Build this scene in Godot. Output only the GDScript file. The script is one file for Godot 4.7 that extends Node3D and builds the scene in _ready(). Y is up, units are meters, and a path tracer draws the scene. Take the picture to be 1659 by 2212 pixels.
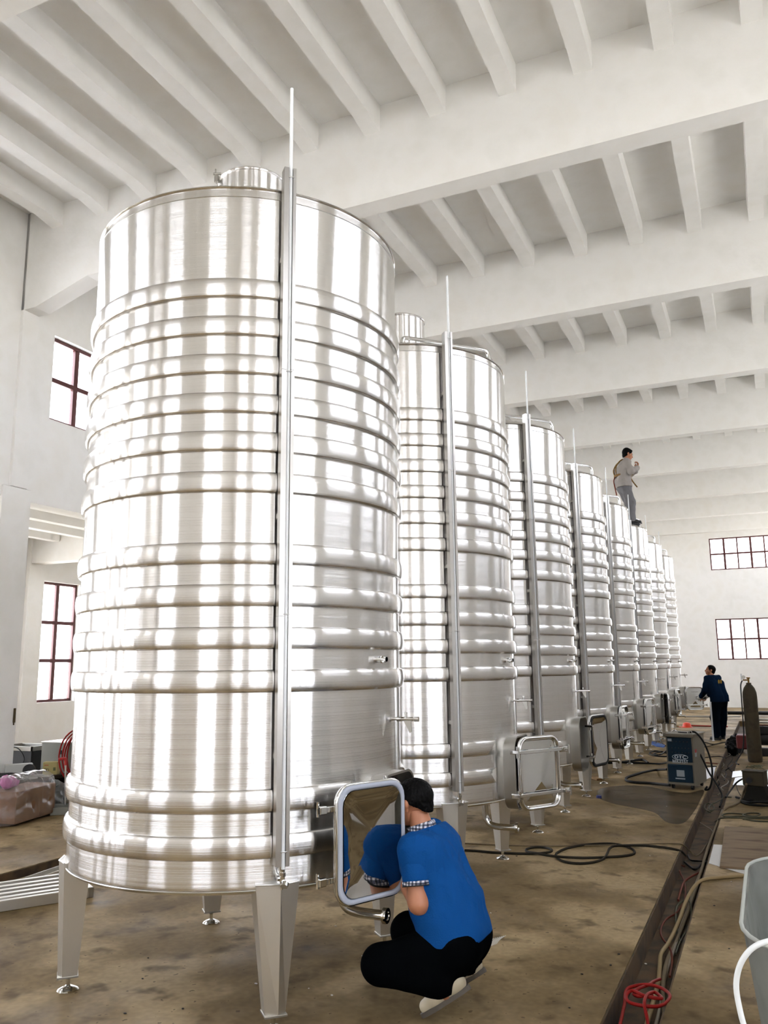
extends Node3D
# A winery hall with a row of new stainless steel tanks. x to the right wall, -z along the row, metres.

const CAM := Vector3(0, 1.7, 0)
const TX := -2.927      # tank row
const TZ := -4.374      # first tank
const TS := 2.561       # spacing
const TR := 0.96        # shell radius
const WX0 := -8.87      # hall side of the left wall
const WX1 := 2.87       # right wall
const WZ0 := -35.2      # far wall
const WZ1 := 8.0        # back wall
const SBX := -12.7      # outer wall of the side bay
const BEAM0 := 7.89     # front face of the first roof beam, they follow every 3.9 m
const BAY := 3.9
const NBAY := 11

var cam: Camera3D
var mats := {}
var used := {}

# ------------------------------------------------------------------ geometry
class G:
	var v := PackedVector3Array()
	var n := PackedVector3Array()
	var uv := PackedVector2Array()
	var t := Transform3D()
	func tri(a: Vector3, b: Vector3, c: Vector3, na: Vector3, nb: Vector3, nc: Vector3, ua := Vector2(), ub := Vector2(), uc := Vector2()) -> void:
		if (b - a).cross(c - a).dot(na + nb + nc) > 0.0:
			var q := b; b = c; c = q
			q = nb; nb = nc; nc = q
			var w := ub; ub = uc; uc = w
		v.push_back(t * a); v.push_back(t * b); v.push_back(t * c)
		n.push_back((t.basis * na).normalized()); n.push_back((t.basis * nb).normalized()); n.push_back((t.basis * nc).normalized())
		uv.push_back(ua); uv.push_back(ub); uv.push_back(uc)
	func flat3(a: Vector3, b: Vector3, c: Vector3, out := Vector3.ZERO) -> void:
		var m := (b - a).cross(c - a).normalized()
		if out != Vector3.ZERO and m.dot(out) < 0.0: m = -m
		var p := plane_uv(m)
		tri(a, b, c, m, m, m, Vector2(a.dot(p[0]), a.dot(p[1])), Vector2(b.dot(p[0]), b.dot(p[1])), Vector2(c.dot(p[0]), c.dot(p[1])))
	func plane_uv(m: Vector3) -> Array:
		if absf(m.y) > 0.8: return [Vector3(1, 0, 0), Vector3(0, 0, 1)]
		var h := Vector3(0, 1, 0).cross(m).normalized()
		return [h, Vector3(0, 1, 0)]
	# corners counter-clockwise seen from outside, unless an outward hint is given
	func quad(a: Vector3, b: Vector3, c: Vector3, d: Vector3, out := Vector3.ZERO) -> void:
		flat3(a, b, c, out); flat3(a, c, d, out)
	func box(lo: Vector3, hi: Vector3, bev := 0.0) -> void:
		var c := (lo + hi) * 0.5
		var h := (hi - lo) * 0.5
		var b := minf(bev, minf(h.x, minf(h.y, h.z)) * 0.9)
		for ax in 3:
			var p := (ax + 1) % 3
			var q := (ax + 2) % 3
			for s in [-1.0, 1.0]:
				var o := Vector3.ZERO; o[ax] = s
				var pts: Array = []
				for k in [[-1, -1], [1, -1], [1, 1], [-1, 1]]:
					var w := c
					w[ax] += s * h[ax]
					w[p] += k[0] * (h[p] - b)
					w[q] += k[1] * (h[q] - b)
					pts.append(w)
				quad(pts[0], pts[1], pts[2], pts[3], o)
		if b <= 0.0: return
		for ax in 3:                       # edges along ax
			var p := (ax + 1) % 3
			var q := (ax + 2) % 3
			for s in [-1.0, 1.0]:
				for r in [-1.0, 1.0]:
					var n0 := Vector3.ZERO; n0[p] = s
					var n1 := Vector3.ZERO; n1[q] = r
					var a0 := c; a0[p] += s * h[p]; a0[q] += r * (h[q] - b)
					var a1 := c; a1[p] += s * (h[p] - b); a1[q] += r * h[q]
					var d := Vector3.ZERO; d[ax] = h[ax] - b
					tri(a0 - d, a0 + d, a1 + d, n0, n0, n1)
					tri(a0 - d, a1 + d, a1 - d, n0, n1, n1)
		for sx in [-1.0, 1.0]:
			for sy in [-1.0, 1.0]:
				for sz in [-1.0, 1.0]:
					var s := Vector3(sx, sy, sz)
					var i := c + s * (h - Vector3(b, b, b))
					tri(i + Vector3(sx * b, 0, 0), i + Vector3(0, sy * b, 0), i + Vector3(0, 0, sz * b), Vector3(sx, 0, 0), Vector3(0, sy, 0), Vector3(0, 0, sz))
	func cbox(c: Vector3, s: Vector3, bev := 0.0) -> void:
		box(c - s * 0.5, c + s * 0.5, bev)
	# profile of (radius, height); angle 0 looks to +z and grows towards +x
	func lathe(prof: PackedVector2Array, segs: int, a0 := 0.0, a1 := TAU, ru := -1.0) -> void:
		var m := prof.size()
		var fn: Array[Vector2] = []
		for i in m - 1:
			var d := prof[i + 1] - prof[i]
			fn.append(Vector2(d.y, -d.x).normalized())
		var arc := PackedFloat32Array([0.0])
		for i in m - 1: arc.push_back(arc[i] + prof[i].distance_to(prof[i + 1]))
		for i in m - 1:
			if prof[i].distance_to(prof[i + 1]) < 1e-7: continue
			var na := fn[i]
			var nb := fn[i]
			if i > 0 and fn[i - 1].dot(fn[i]) > 0.8: na = (fn[i - 1] + fn[i]).normalized()
			if i < m - 2 and fn[i + 1].dot(fn[i]) > 0.8: nb = (fn[i + 1] + fn[i]).normalized()
			for k in segs:
				var p0 := a0 + (a1 - a0) * k / segs
				var p1 := a0 + (a1 - a0) * (k + 1) / segs
				var d0 := Vector3(sin(p0), 0, cos(p0))
				var d1 := Vector3(sin(p1), 0, cos(p1))
				var A := prof[i]
				var B := prof[i + 1]
				var rr := maxf(A.x, B.x) if ru < 0.0 else ru
				var va := d0 * A.x + Vector3(0, A.y, 0)
				var vb := d1 * A.x + Vector3(0, A.y, 0)
				var vc := d1 * B.x + Vector3(0, B.y, 0)
				var vd := d0 * B.x + Vector3(0, B.y, 0)
				var ya := Vector3(0, na.y, 0)
				var yb := Vector3(0, nb.y, 0)
				if A.x > 1e-6: tri(va, vb, vc, d0 * na.x + ya, d1 * na.x + ya, d1 * nb.x + yb, Vector2(p0 * rr, arc[i]), Vector2(p1 * rr, arc[i]), Vector2(p1 * rr, arc[i + 1]))
				if B.x > 1e-6: tri(va, vc, vd, d0 * na.x + ya, d1 * nb.x + yb, d0 * nb.x + yb, Vector2(p0 * rr, arc[i]), Vector2(p1 * rr, arc[i + 1]), Vector2(p0 * rr, arc[i + 1]))
	func tube(pts: PackedVector3Array, r, sides := 10, caps := true, closed := false) -> void:
		var m := pts.size()
		if m < 2: return
		var tang: Array[Vector3] = []
		for i in m:
			var a := pts[(i - 1 + m) % m] if closed else pts[maxi(i - 1, 0)]
			var b := pts[(i + 1) % m] if closed else pts[mini(i + 1, m - 1)]
			tang.append((b - a).normalized())
		var side := tang[0].cross(Vector3.UP)
		if side.length() < 0.05: side = tang[0].cross(Vector3(1, 0, 0))
		side = side.normalized()
		var rings: Array = []
		var along := 0.0
		var lens: Array = []
		for i in m:
			if i > 0:
				along += pts[i].distance_to(pts[i - 1])
				side = (side - tang[i] * side.dot(tang[i]))
				side = side.normalized() if side.length() > 1e-4 else tang[i].cross(Vector3(0.3, 0.5, 0.8)).normalized()
			var up := side.cross(tang[i])
			var rr: float = r[i] if r is Array or r is PackedFloat32Array else r
			var ring: Array = []
			for k in sides + 1:
				var a := TAU * k / sides
				var d := side * cos(a) + up * sin(a)
				ring.append([pts[i] + d * rr, d])
			rings.append(ring)
			lens.append(along)
		var last := m if closed else m - 1
		for i in last:
			var R0: Array = rings[i]
			var R1: Array = rings[(i + 1) % m]
			for k in sides:
				var u0 := float(k) / sides * 0.2
				var u1 := float(k + 1) / sides * 0.2
				tri(R0[k][0], R0[k + 1][0], R1[k + 1][0], R0[k][1], R0[k + 1][1], R1[k + 1][1], Vector2(u0, lens[i]), Vector2(u1, lens[i]), Vector2(u1, lens[(i + 1) % m]))
				tri(R0[k][0], R1[k + 1][0], R1[k][0], R0[k][1], R1[k + 1][1], R1[k][1], Vector2(u0, lens[i]), Vector2(u1, lens[(i + 1) % m]), Vector2(u0, lens[(i + 1) % m]))
		if caps and not closed:
			for e in [0, m - 1]:
				var o: Vector3 = -tang[0] if e == 0 else tang[m - 1]
				for k in sides: flat3(pts[e], rings[e][k][0], rings[e][k + 1][0], o)
	func cyl(a: Vector3, b: Vector3, r: float, sides := 12) -> void:
		tube(PackedVector3Array([a, b]), r, sides)
	func cone(a: Vector3, b: Vector3, ra: float, rb: float, sides := 12) -> void:
		tube(PackedVector3Array([a, b]), [ra, rb], sides)
	# polygon in the local xy plane, pushed along z from z0 to z1
	func prism(poly: PackedVector2Array, z0: float, z1: float) -> void:
		var ids := Geometry2D.triangulate_polygon(poly)
		for z in [z0, z1]:
			var o := Vector3(0, 0, 1 if z == maxf(z0, z1) else -1)
			for i in range(0, ids.size(), 3):
				var a := poly[ids[i]]; var b := poly[ids[i + 1]]; var c := poly[ids[i + 2]]
				flat3(Vector3(a.x, a.y, z), Vector3(b.x, b.y, z), Vector3(c.x, c.y, z), o)
		var cw := Geometry2D.is_polygon_clockwise(poly)
		for i in poly.size():
			var a := poly[i]
			var b := poly[(i + 1) % poly.size()]
			var d := b - a
			var o := Vector3(d.y, -d.x, 0) * (-1.0 if cw else 1.0)
			quad(Vector3(a.x, a.y, z0), Vector3(b.x, b.y, z0), Vector3(b.x, b.y, z1), Vector3(a.x, a.y, z1), o)
	func ball(c: Vector3, r: Vector3, rows := 8, cols := 12) -> void:
		for i in rows:
			for k in cols:
				var q: Array = []
				for w in [[i, k], [i + 1, k], [i + 1, k + 1], [i, k + 1]]:
					var th: float = PI * w[0] / rows
					var ph: float = TAU * w[1] / cols
					q.append(Vector3(sin(th) * cos(ph), cos(th), sin(th) * sin(ph)))
				var nn: Array = []
				for d in q: nn.append((d / r).normalized())
				if i > 0: tri(c + q[0] * r, c + q[2] * r, c + q[3] * r, nn[0], nn[2], nn[3])
				if i < rows - 1: tri(c + q[0] * r, c + q[1] * r, c + q[2] * r, nn[0], nn[1], nn[2])
	func mesh() -> ArrayMesh:
		var arr := []
		arr.resize(Mesh.ARRAY_MAX)
		arr[Mesh.ARRAY_VERTEX] = v
		arr[Mesh.ARRAY_NORMAL] = n
		arr[Mesh.ARRAY_TEX_UV] = uv
		var m := ArrayMesh.new()
		m.add_surface_from_arrays(Mesh.PRIMITIVE_TRIANGLES, arr)
		return m

func smooth(pts: Array, steps := 5, closed := false) -> PackedVector3Array:
	var o := PackedVector3Array()
	var m := pts.size()
	var last := m if closed else m - 1
	for i in last:
		var a: Vector3 = pts[(i - 1 + m) % m] if closed else pts[maxi(i - 1, 0)]
		var b: Vector3 = pts[i]
		var c: Vector3 = pts[(i + 1) % m]
		var d: Vector3 = pts[(i + 2) % m] if closed else pts[mini(i + 2, m - 1)]
		for k in steps: o.push_back(b.cubic_interpolate(c, a, d, float(k) / steps))
	if not closed: o.push_back(pts[m - 1])
	return o

func rounded(w: float, h: float, r: float, k := 5) -> PackedVector2Array:
	var o := PackedVector2Array()
	for c in [[1, 1, 0], [-1, 1, 1], [-1, -1, 2], [1, -1, 3]]:
		for i in k + 1:
			var a: float = PI * 0.5 * (c[2] + float(i) / k)
			o.push_back(Vector2(c[0] * (w * 0.5 - r) + r * cos(a), c[1] * (h * 0.5 - r) + r * sin(a)))
	return o

# ------------------------------------------------------------------ nodes
func numbered(called: String) -> String:
	var k: int = used.get(called, -1) + 1
	used[called] = k
	return called if k == 0 else "%s_%03d" % [called, k]

func tag(o: Node, label: String, category: String, group := "", kind := "") -> Node:
	if label: o.set_meta("label", label)
	if category: o.set_meta("category", category)
	if group: o.set_meta("group", group)
	if kind: o.set_meta("kind", kind)
	return o

func part(called: String, m: Mesh, mat: Material, parent: Node, label := "") -> MeshInstance3D:
	var o := MeshInstance3D.new()
	o.name = called
	o.mesh = m
	o.material_override = mat
	if label: o.set_meta("label", label)
	parent.add_child(o, true)
	return o

func obj(called: String, g: G, mat: Material, label: String, category: String, group := "") -> MeshInstance3D:
	var o := part(numbered(called), g.mesh(), mat, self)
	tag(o, label, category, group)
	return o

func base(called: String, at: Vector3, label := "", category := "", group := "", turn := 0.0) -> Node3D:
	var o := Node3D.new()
	o.name = numbered(called)
	add_child(o)
	o.position = at
	o.rotation.y = turn
	tag(o, label, category, group)
	return o

func struct(called: String, g: G, mat: Material) -> MeshInstance3D:
	var o := part(called, g.mesh(), mat, self)
	o.set_meta("kind", "structure")
	return o

# ------------------------------------------------------------------ from the photograph's pixels to places
func ray(u: float, w: float) -> Vector3:
	var f := 1798.06
	return cam.basis * Vector3((u - 829.5) / f, -(w - 1106.0) / f, -1.0)
func fl(u: float, w: float, y := 0.0) -> Vector3:
	var d := ray(u, w)
	return CAM + d * ((y - CAM.y) / d.y)
func az(u: float, w: float, z: float) -> Vector3:
	var d := ray(u, w)
	return CAM + d * (z / d.z)
func flp(pix: Array, y := 0.0) -> Array:
	var o := []
	for p in pix: o.append(fl(p[0], p[1], y if p.size() < 3 else p[2]))
	return o

# ------------------------------------------------------------------ materials
func noise_tex(seed_: int, freq: float, c: Array, size := 512, oct := 4, kind := FastNoiseLite.TYPE_SIMPLEX_SMOOTH) -> ImageTexture:
	var f := FastNoiseLite.new()
	f.seed = seed_
	f.frequency = freq
	f.noise_type = kind
	f.fractal_octaves = oct
	var src := f.get_seamless_image(size, size)
	var im := Image.create(size, size, false, Image.FORMAT_RGB8)
	for y in size:
		for x in size:
			var q := src.get_pixel(x, y).r * (c.size() - 1)
			var i := mini(int(q), c.size() - 2)
			im.set_pixel(x, y, (c[i] as Color).lerp(c[i + 1], q - i))
	return ImageTexture.create_from_image(im)

func mat(key: String, col: Color, rough: float, metal := 0.0, extra := {}) -> StandardMaterial3D:
	if mats.has(key): return mats[key]
	var m := StandardMaterial3D.new()
	m.resource_name = key
	m.albedo_color = col
	m.roughness = rough
	m.metallic = metal
	for k in extra: m.set(k, extra[k])
	mats[key] = m
	return m

func triplanar(m: StandardMaterial3D, s: float, world := true) -> StandardMaterial3D:
	m.uv1_triplanar = true
	m.uv1_world_triplanar = world
	m.uv1_scale = Vector3(s, s, s)
	return m

func _ready() -> void:
	cam = Camera3D.new()
	cam.name = "camera"
	add_child(cam)
	cam.position = CAM
	cam.rotation = Vector3(0.1826, 0.4228, -0.0099)
	cam.fov = 63.192
	cam.near = 0.05
	cam.far = 400.0
	cam.current = true
	var env := Environment.new()
	env.background_mode = Environment.BG_SKY
	var sm := ProceduralSkyMaterial.new()          # an even, bright overcast sky
	sm.sky_top_color = Color(0.93, 0.95, 1.0)
	sm.sky_horizon_color = Color(0.96, 0.97, 1.0)
	sm.ground_bottom_color = Color(0.86, 0.855, 0.84)
	sm.ground_horizon_color = Color(0.9, 0.9, 0.9)
	sm.sun_angle_max = 0.0
	var sky := Sky.new()
	sky.sky_material = sm
	env.sky = sky
	env.background_energy_multiplier = 1.0
	env.ambient_light_source = Environment.AMBIENT_SOURCE_SKY
	env.tonemap_mode = Environment.TONE_MAPPER_LINEAR
	env.tonemap_exposure = 18.5
	env.sdfgi_enabled = true
	env.ssao_enabled = true
	env.ssil_enabled = true
	var we := WorldEnvironment.new()
	we.name = "environment"
	we.environment = env
	add_child(we)
	make_materials()
	build_floor()
	build_walls()
	build_ceiling()
	build_windows()
	build_tanks()
	build_people()
	build_aisle_things()
	build_side_bay_things()
	build_cables()
	build_litter()

func make_materials() -> void:
	var p := mat("plaster", Color(0.935, 0.93, 0.918), 0.9)
	p.albedo_texture = noise_tex(3, 0.006, [Color(0.97, 0.97, 0.963), Color(1, 1, 1), Color(0.985, 0.98, 0.97)], 512, 5)
	p.heightmap_enabled = true
	p.heightmap_texture = noise_tex(5, 0.02, [Color(0, 0, 0), Color(1, 1, 1)], 512, 5)
	p.heightmap_scale = 0.25
	triplanar(p, 0.4)
	var c := mat("concrete_floor", Color(1, 1, 1), 0.72, 0.0, {"metallic_specular": 0.18})
	c.albedo_texture = floor_texture()
	c.roughness_texture = noise_tex(21, 0.008, [Color(0.55, 0.55, 0.55), Color(0.9, 0.9, 0.9), Color(1, 1, 1)], 512, 4)
	c.heightmap_enabled = true
	c.heightmap_texture = noise_tex(8, 0.03, [Color(0, 0, 0), Color(1, 1, 1)], 512, 5)
	c.heightmap_scale = 0.25
	triplanar(c, 0.22)
	var td := mat("trench_concrete", Color(0.33, 0.26, 0.17), 0.85)
	td.albedo_texture = noise_tex(31, 0.008, [Color(0.5, 0.5, 0.5), Color(0.9, 0.9, 0.9), Color(1, 0.95, 0.85)], 512, 5)
	triplanar(td, 0.9)
	mat("window_paint", Color(0.30, 0.11, 0.10), 0.45)
	mat("pane", Color(0.97, 0.985, 1.0, 0.05), 0.02, 0.0, {"transparency": BaseMaterial3D.TRANSPARENCY_ALPHA})
	# satin ground sheet, the grinding marks run round the shell
	var st := mat("brushed_steel", Color(0.865, 0.857, 0.845), 0.16, 1.0)
	st.anisotropy_enabled = true
	st.anisotropy = -0.95
	st.normal_enabled = true
	st.normal_texture = grind_marks(0.17)
	st.uv1_scale = Vector3(1, 14, 1)
	var st2 := mat("ring_steel", Color(0.865, 0.857, 0.845), 0.16, 1.0)
	st2.anisotropy_enabled = true
	st2.anisotropy = -0.95
	st2.normal_enabled = true
	st2.normal_texture = grind_marks(0.15)
	st2.uv1_scale = Vector3(1, 14, 1)
	mat("dull_steel", Color(0.66, 0.65, 0.62), 0.36, 1.0)
	mat("leg_steel", Color(0.78, 0.765, 0.73), 0.42, 1.0)
	mat("channel_steel", Color(0.70, 0.69, 0.67), 0.3, 1.0)
	mat("bright_steel", Color(0.84, 0.84, 0.83), 0.09, 1.0)
	mat("mirror_steel", Color(0.74, 0.73, 0.71), 0.03, 1.0)
	mat("weld", Color(0.88, 0.88, 0.87), 0.28, 1.0)
	mat("black_rubber", Color(0.025, 0.025, 0.027), 0.6)
	mat("grey_rubber", Color(0.62, 0.64, 0.68), 0.5)
	mat("clear_tube", Color(0.96, 0.97, 0.97, 0.55), 0.4, 0.0, {"transparency": BaseMaterial3D.TRANSPARENCY_ALPHA})

# fine scratches along u: only the tilt across them changes
func grind_marks(amount: float) -> ImageTexture:
	var rng := RandomNumberGenerator.new()
	rng.seed = 77
	var im := Image.create(8, 1024, false, Image.FORMAT_RGB8)
	for y in 1024:
		var g := clampf(rng.randfn(0.0, amount), -0.6, 0.6)
		for x in 8:
			var w := clampf(g + rng.randfn(0.0, amount * 0.15), -0.7, 0.7)
			im.set_pixel(x, y, Color(0.5, 0.5 + 0.5 * w, 0.5 + 0.5 * sqrt(1.0 - w * w)))
	return ImageTexture.create_from_image(im)

func floor_texture() -> ImageTexture:
	var size := 1024
	var a := FastNoiseLite.new(); a.seed = 11; a.frequency = 0.0035; a.fractal_octaves = 6
	var b := FastNoiseLite.new(); b.seed = 17; b.frequency = 0.012; b.fractal_octaves = 4
	var d := FastNoiseLite.new(); d.seed = 23; d.frequency = 0.07; d.fractal_octaves = 2
	var A := a.get_seamless_image(size, size)
	var B := b.get_seamless_image(size, size)
	var D := d.get_seamless_image(size, size)
	var im := Image.create(size, size, false, Image.FORMAT_RGB8)
	var pale := Color(0.60, 0.525, 0.40)
	var mid := Color(0.465, 0.395, 0.28)
	var dark := Color(0.30, 0.245, 0.165)
	for y in size:
		for x in size:
			var q := A.get_pixel(x, y).r
			var w := B.get_pixel(x, y).r
			var e := D.get_pixel(x, y).r
			var c := mid.lerp(pale, smoothstep(0.4, 0.75, q))
			c = c.lerp(dark, smoothstep(0.58, 0.95, w) * 0.75 + smoothstep(0.4, 0.12, q) * 0.45)
			c = c * (0.93 + 0.14 * e)
			if e > 0.86: c = c.lerp(Color(0.18, 0.15, 0.11), 0.5)
			im.set_pixel(x, y, c)
	return ImageTexture.create_from_image(im)

func build_floor() -> void:
	var g := G.new()
	var z0 := WZ0 - 0.3
	var z1 := WZ1 + 0.3
	var d := -0.15
	g.box(Vector3(SBX - 0.3, -0.4, z0), Vector3(-6.05, 0, z1))
	g.box(Vector3(-6.05, -0.4, z0), Vector3(-5.78, d, z1))
	g.box(Vector3(-5.78, -0.4, z0), Vector3(-0.873, 0, z1))
	g.box(Vector3(-0.873, -0.4, z0), Vector3(-0.604, 0, -27.2))
	g.box(Vector3(-0.604, -0.4, z0), Vector3(WX1 + 0.3, 0, z1))
	var f := struct("floor", g, mats.concrete_floor)
	var t := G.new()                              # rough lining of the drain: bed and both sides
	t.box(Vector3(-0.873, -0.4, -27.2), Vector3(-0.604, d, z1))
	t.box(Vector3(-0.874, d - 0.01, -27.2), Vector3(-0.862, -0.006, z1), 0.003)
	t.box(Vector3(-0.616, d - 0.01, -27.2), Vector3(-0.603, -0.006, z1), 0.003)
	part("drain_trench", t.mesh(), mats.trench_concrete, f, "rough brown concrete lining of the floor drain")
	var t2 := G.new()
	t2.box(Vector3(-6.051, d - 0.01, z0), Vector3(-6.04, -0.006, z1), 0.003)
	t2.box(Vector3(-5.79, d - 0.01, z0), Vector3(-5.779, -0.006, z1), 0.003)
	part("drain_trench", t2.mesh(), mats.trench_concrete, f, "rough brown concrete lining of the floor drain")

# a wall of boxes around openings. axis 0: the wall runs along z at x0..x1, axis 2: it runs along x at z x0..x1. holes: [from, to, low, high]
func wall_mesh(g: G, axis: int, t0: float, t1: float, s0: float, s1: float, y0: float, y1: float, holes: Array) -> void:
	var cuts := [s0, s1]
	for h in holes:
		cuts.append(h[0]); cuts.append(h[1])
	cuts.sort()
	for i in cuts.size() - 1:
		var a: float = cuts[i]
		var b: float = cuts[i + 1]
		if b - a < 0.001 or a < s0 - 0.001 or b > s1 + 0.001: continue
		var mid := (a + b) * 0.5
		var hs := []
		for h in holes:
			if mid > h[0] and mid < h[1]: hs.append(h)
		hs.sort_custom(func(p, q): return p[2] < q[2])
		var y := y0
		for h in hs + [[0, 0, y1, y1]]:
			if h[2] - y > 0.001:
				if axis == 0: g.box(Vector3(t0, y, a), Vector3(t1, h[2], b))
				else: g.box(Vector3(a, y, t0), Vector3(b, h[2], t1))
			y = h[3]

const HI0 := 5.15
const HI1 := 6.39
const LO0 := 1.80
const LO1 := 3.37
func bay_z(k: int) -> float: return BEAM0 - BAY * k

func build_walls() -> void:
	var hi := []
	var side := []
	var low := []                          # the right wall has low windows in its first three bays only
	for k in NBAY:
		var c := bay_z(k) - 0.61           # window starts just past the column
		hi.append([c - 2.53, c, HI0, HI1])
		if k < 3: low.append([c - 2.53, c, LO0, LO1])
		for s in [0.39, 1.55, 2.7]: side.append([bay_z(k) - s - 1.0, bay_z(k) - s, 1.07, 3.39])  # second and third opening of each bay are added to let in more light
	var g := G.new()
	wall_mesh(g, 0, WX0 - 0.24, WX0, WZ0 - 0.3, WZ1 + 0.3, 3.915, 8.1, hi)
	# a solid end of the ground floor wall, and columns standing under and before the upper wall
	var left := struct("wall_left", g, mats.plaster)
	for k in NBAY:
		var z := bay_z(k)
		var c := G.new()
		c.box(Vector3(WX0 - 0.26, 0, z - 0.36), Vector3(WX0 + 0.03, 4.07, z + 0.11), 0.008)
		c.box(Vector3(WX0 - 0.05, 4.07, z - 0.27), Vector3(WX0 + 0.05, 8.0, z), 0.006)
		part("column", c.mesh(), mats.plaster, left)
	var r := G.new()
	wall_mesh(r, 0, WX1, WX1 + 0.24, WZ0 - 0.3, WZ1 + 0.3, 0, 8.1, hi + low)
	var right := struct("wall_right", r, mats.plaster)
	for k in NBAY:
		var c := G.new()
		c.box(Vector3(WX1 - 0.06, 0, bay_z(k) - 0.36), Vector3(WX1 + 0.02, 8.0, bay_z(k) + 0.1), 0.006)
		part("pilaster", c.mesh(), mats.plaster, right)
	var ends := []
	for x in [-8.12, -1.69]:
		ends.append([x, x + 2.53, 5.28, 6.55]); ends.append([x, x + 2.53, LO0, LO1])
	var f := G.new()
	wall_mesh(f, 2, WZ0 - 0.24, WZ0, SBX - 0.3, WX1 + 0.3, 0, 8.1, ends)
	struct("wall_far", f, mats.plaster)
	var b := G.new()
	wall_mesh(b, 2, WZ1, WZ1 + 0.24, SBX - 0.3, WX1 + 0.3, 0, 8.1, ends)
	struct("wall_back", b, mats.plaster)
	var o := G.new()
	wall_mesh(o, 0, SBX - 0.24, SBX, WZ0 - 0.3, WZ1 + 0.3, 0, 4.7, side)
	var ow := struct("wall_side_bay", o, mats.plaster)
	for k in NBAY:
		var z := bay_z(k)
		var c := G.new()
		c.box(Vector3(SBX, 0, z - 0.36), Vector3(SBX + 0.09, 4.2, z + 0.02), 0.006)
		part("pilaster", c.mesh(), mats.plaster, ow)

func build_ceiling() -> void:
	var g := G.new()
	g.box(Vector3(WX0 - 0.3, 7.95, WZ0 - 0.3), Vector3(WX1 + 0.3, 8.2, WZ1 + 0.3))
	var c := struct("ceiling", g, mats.plaster)
	var bp := PackedVector2Array([Vector2(WX0, 8.0), Vector2(WX0, 6.52), Vector2(WX0 + 0.25, 6.52), Vector2(WX0 + 1.15, 6.79), Vector2(WX1 - 1.15, 6.79), Vector2(WX1 - 0.25, 6.52), Vector2(WX1, 6.52), Vector2(WX1, 8.0)])
	var bm := G.new()
	bm.prism(bp, -0.26, 0.0)
	var beam := bm.mesh()
	for k in NBAY + 1:
		var o := part("beam", beam, mats.plaster, c)
		o.position.z = bay_z(k)
	# joists: a little deeper where they run into the beams
	var L := BAY - 0.26
	var jg := G.new()
	var e := 0.3
	for s in [[0.0, e, 0.05, 0.0], [e, L - e, 0.0, 0.0], [L - e, L, 0.0, 0.05]]:
		var za: float = -s[0]
		var zb: float = -s[1]
		var ya: float = 7.675 - s[2]
		var yb: float = 7.675 - s[3]
		var w := 0.095
		jg.quad(Vector3(-w, ya, za), Vector3(w, ya, za), Vector3(w, yb, zb), Vector3(-w, yb, zb), Vector3(0, -1, 0))
		for sx in [-1.0, 1.0]:
			jg.quad(Vector3(sx * w, ya, za), Vector3(sx * (w + 0.008), 8.0, za), Vector3(sx * (w + 0.008), 8.0, zb), Vector3(sx * w, yb, zb), Vector3(sx, 0, 0))
	var joist := jg.mesh()
	for k in NBAY:
		for j in 15:
			var x := -0.411 - 0.79 * (10 - j)
			if x > WX1 - 0.1: continue
			var o := part("joist", joist, mats.plaster, c)
			o.position = Vector3(x, 0, bay_z(k) - 0.26)
	# the low roof of the side bay
	var s := G.new()
	s.box(Vector3(SBX - 0.3, 4.32, WZ0 - 0.3), Vector3(WX0 - 0.2, 4.6, WZ1 + 0.3))
	var sc := part("ceiling_side_bay", s.mesh(), mats.plaster, self)
	sc.set_meta("kind", "structure")
	var sb := G.new(); sb.box(Vector3(SBX, 3.69, -0.3), Vector3(WX0 - 0.2, 4.4, 0))
	var sbm := sb.mesh()
	var sj := G.new(); sj.box(Vector3(-0.08, 4.06, -BAY + 0.01), Vector3(0.08, 4.4, -0.29))
	var sjm := sj.mesh()
	for k in NBAY + 1:
		var o := part("beam", sbm, mats.plaster, sc)
		o.position.z = bay_z(k) - 0.02
		if k == NBAY: break
		for j in 4:
			var q := part("joist", sjm, mats.plaster, sc)
			q.position = Vector3(-9.75 - 0.75 * j, 0, bay_z(k) - 0.02)

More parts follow.
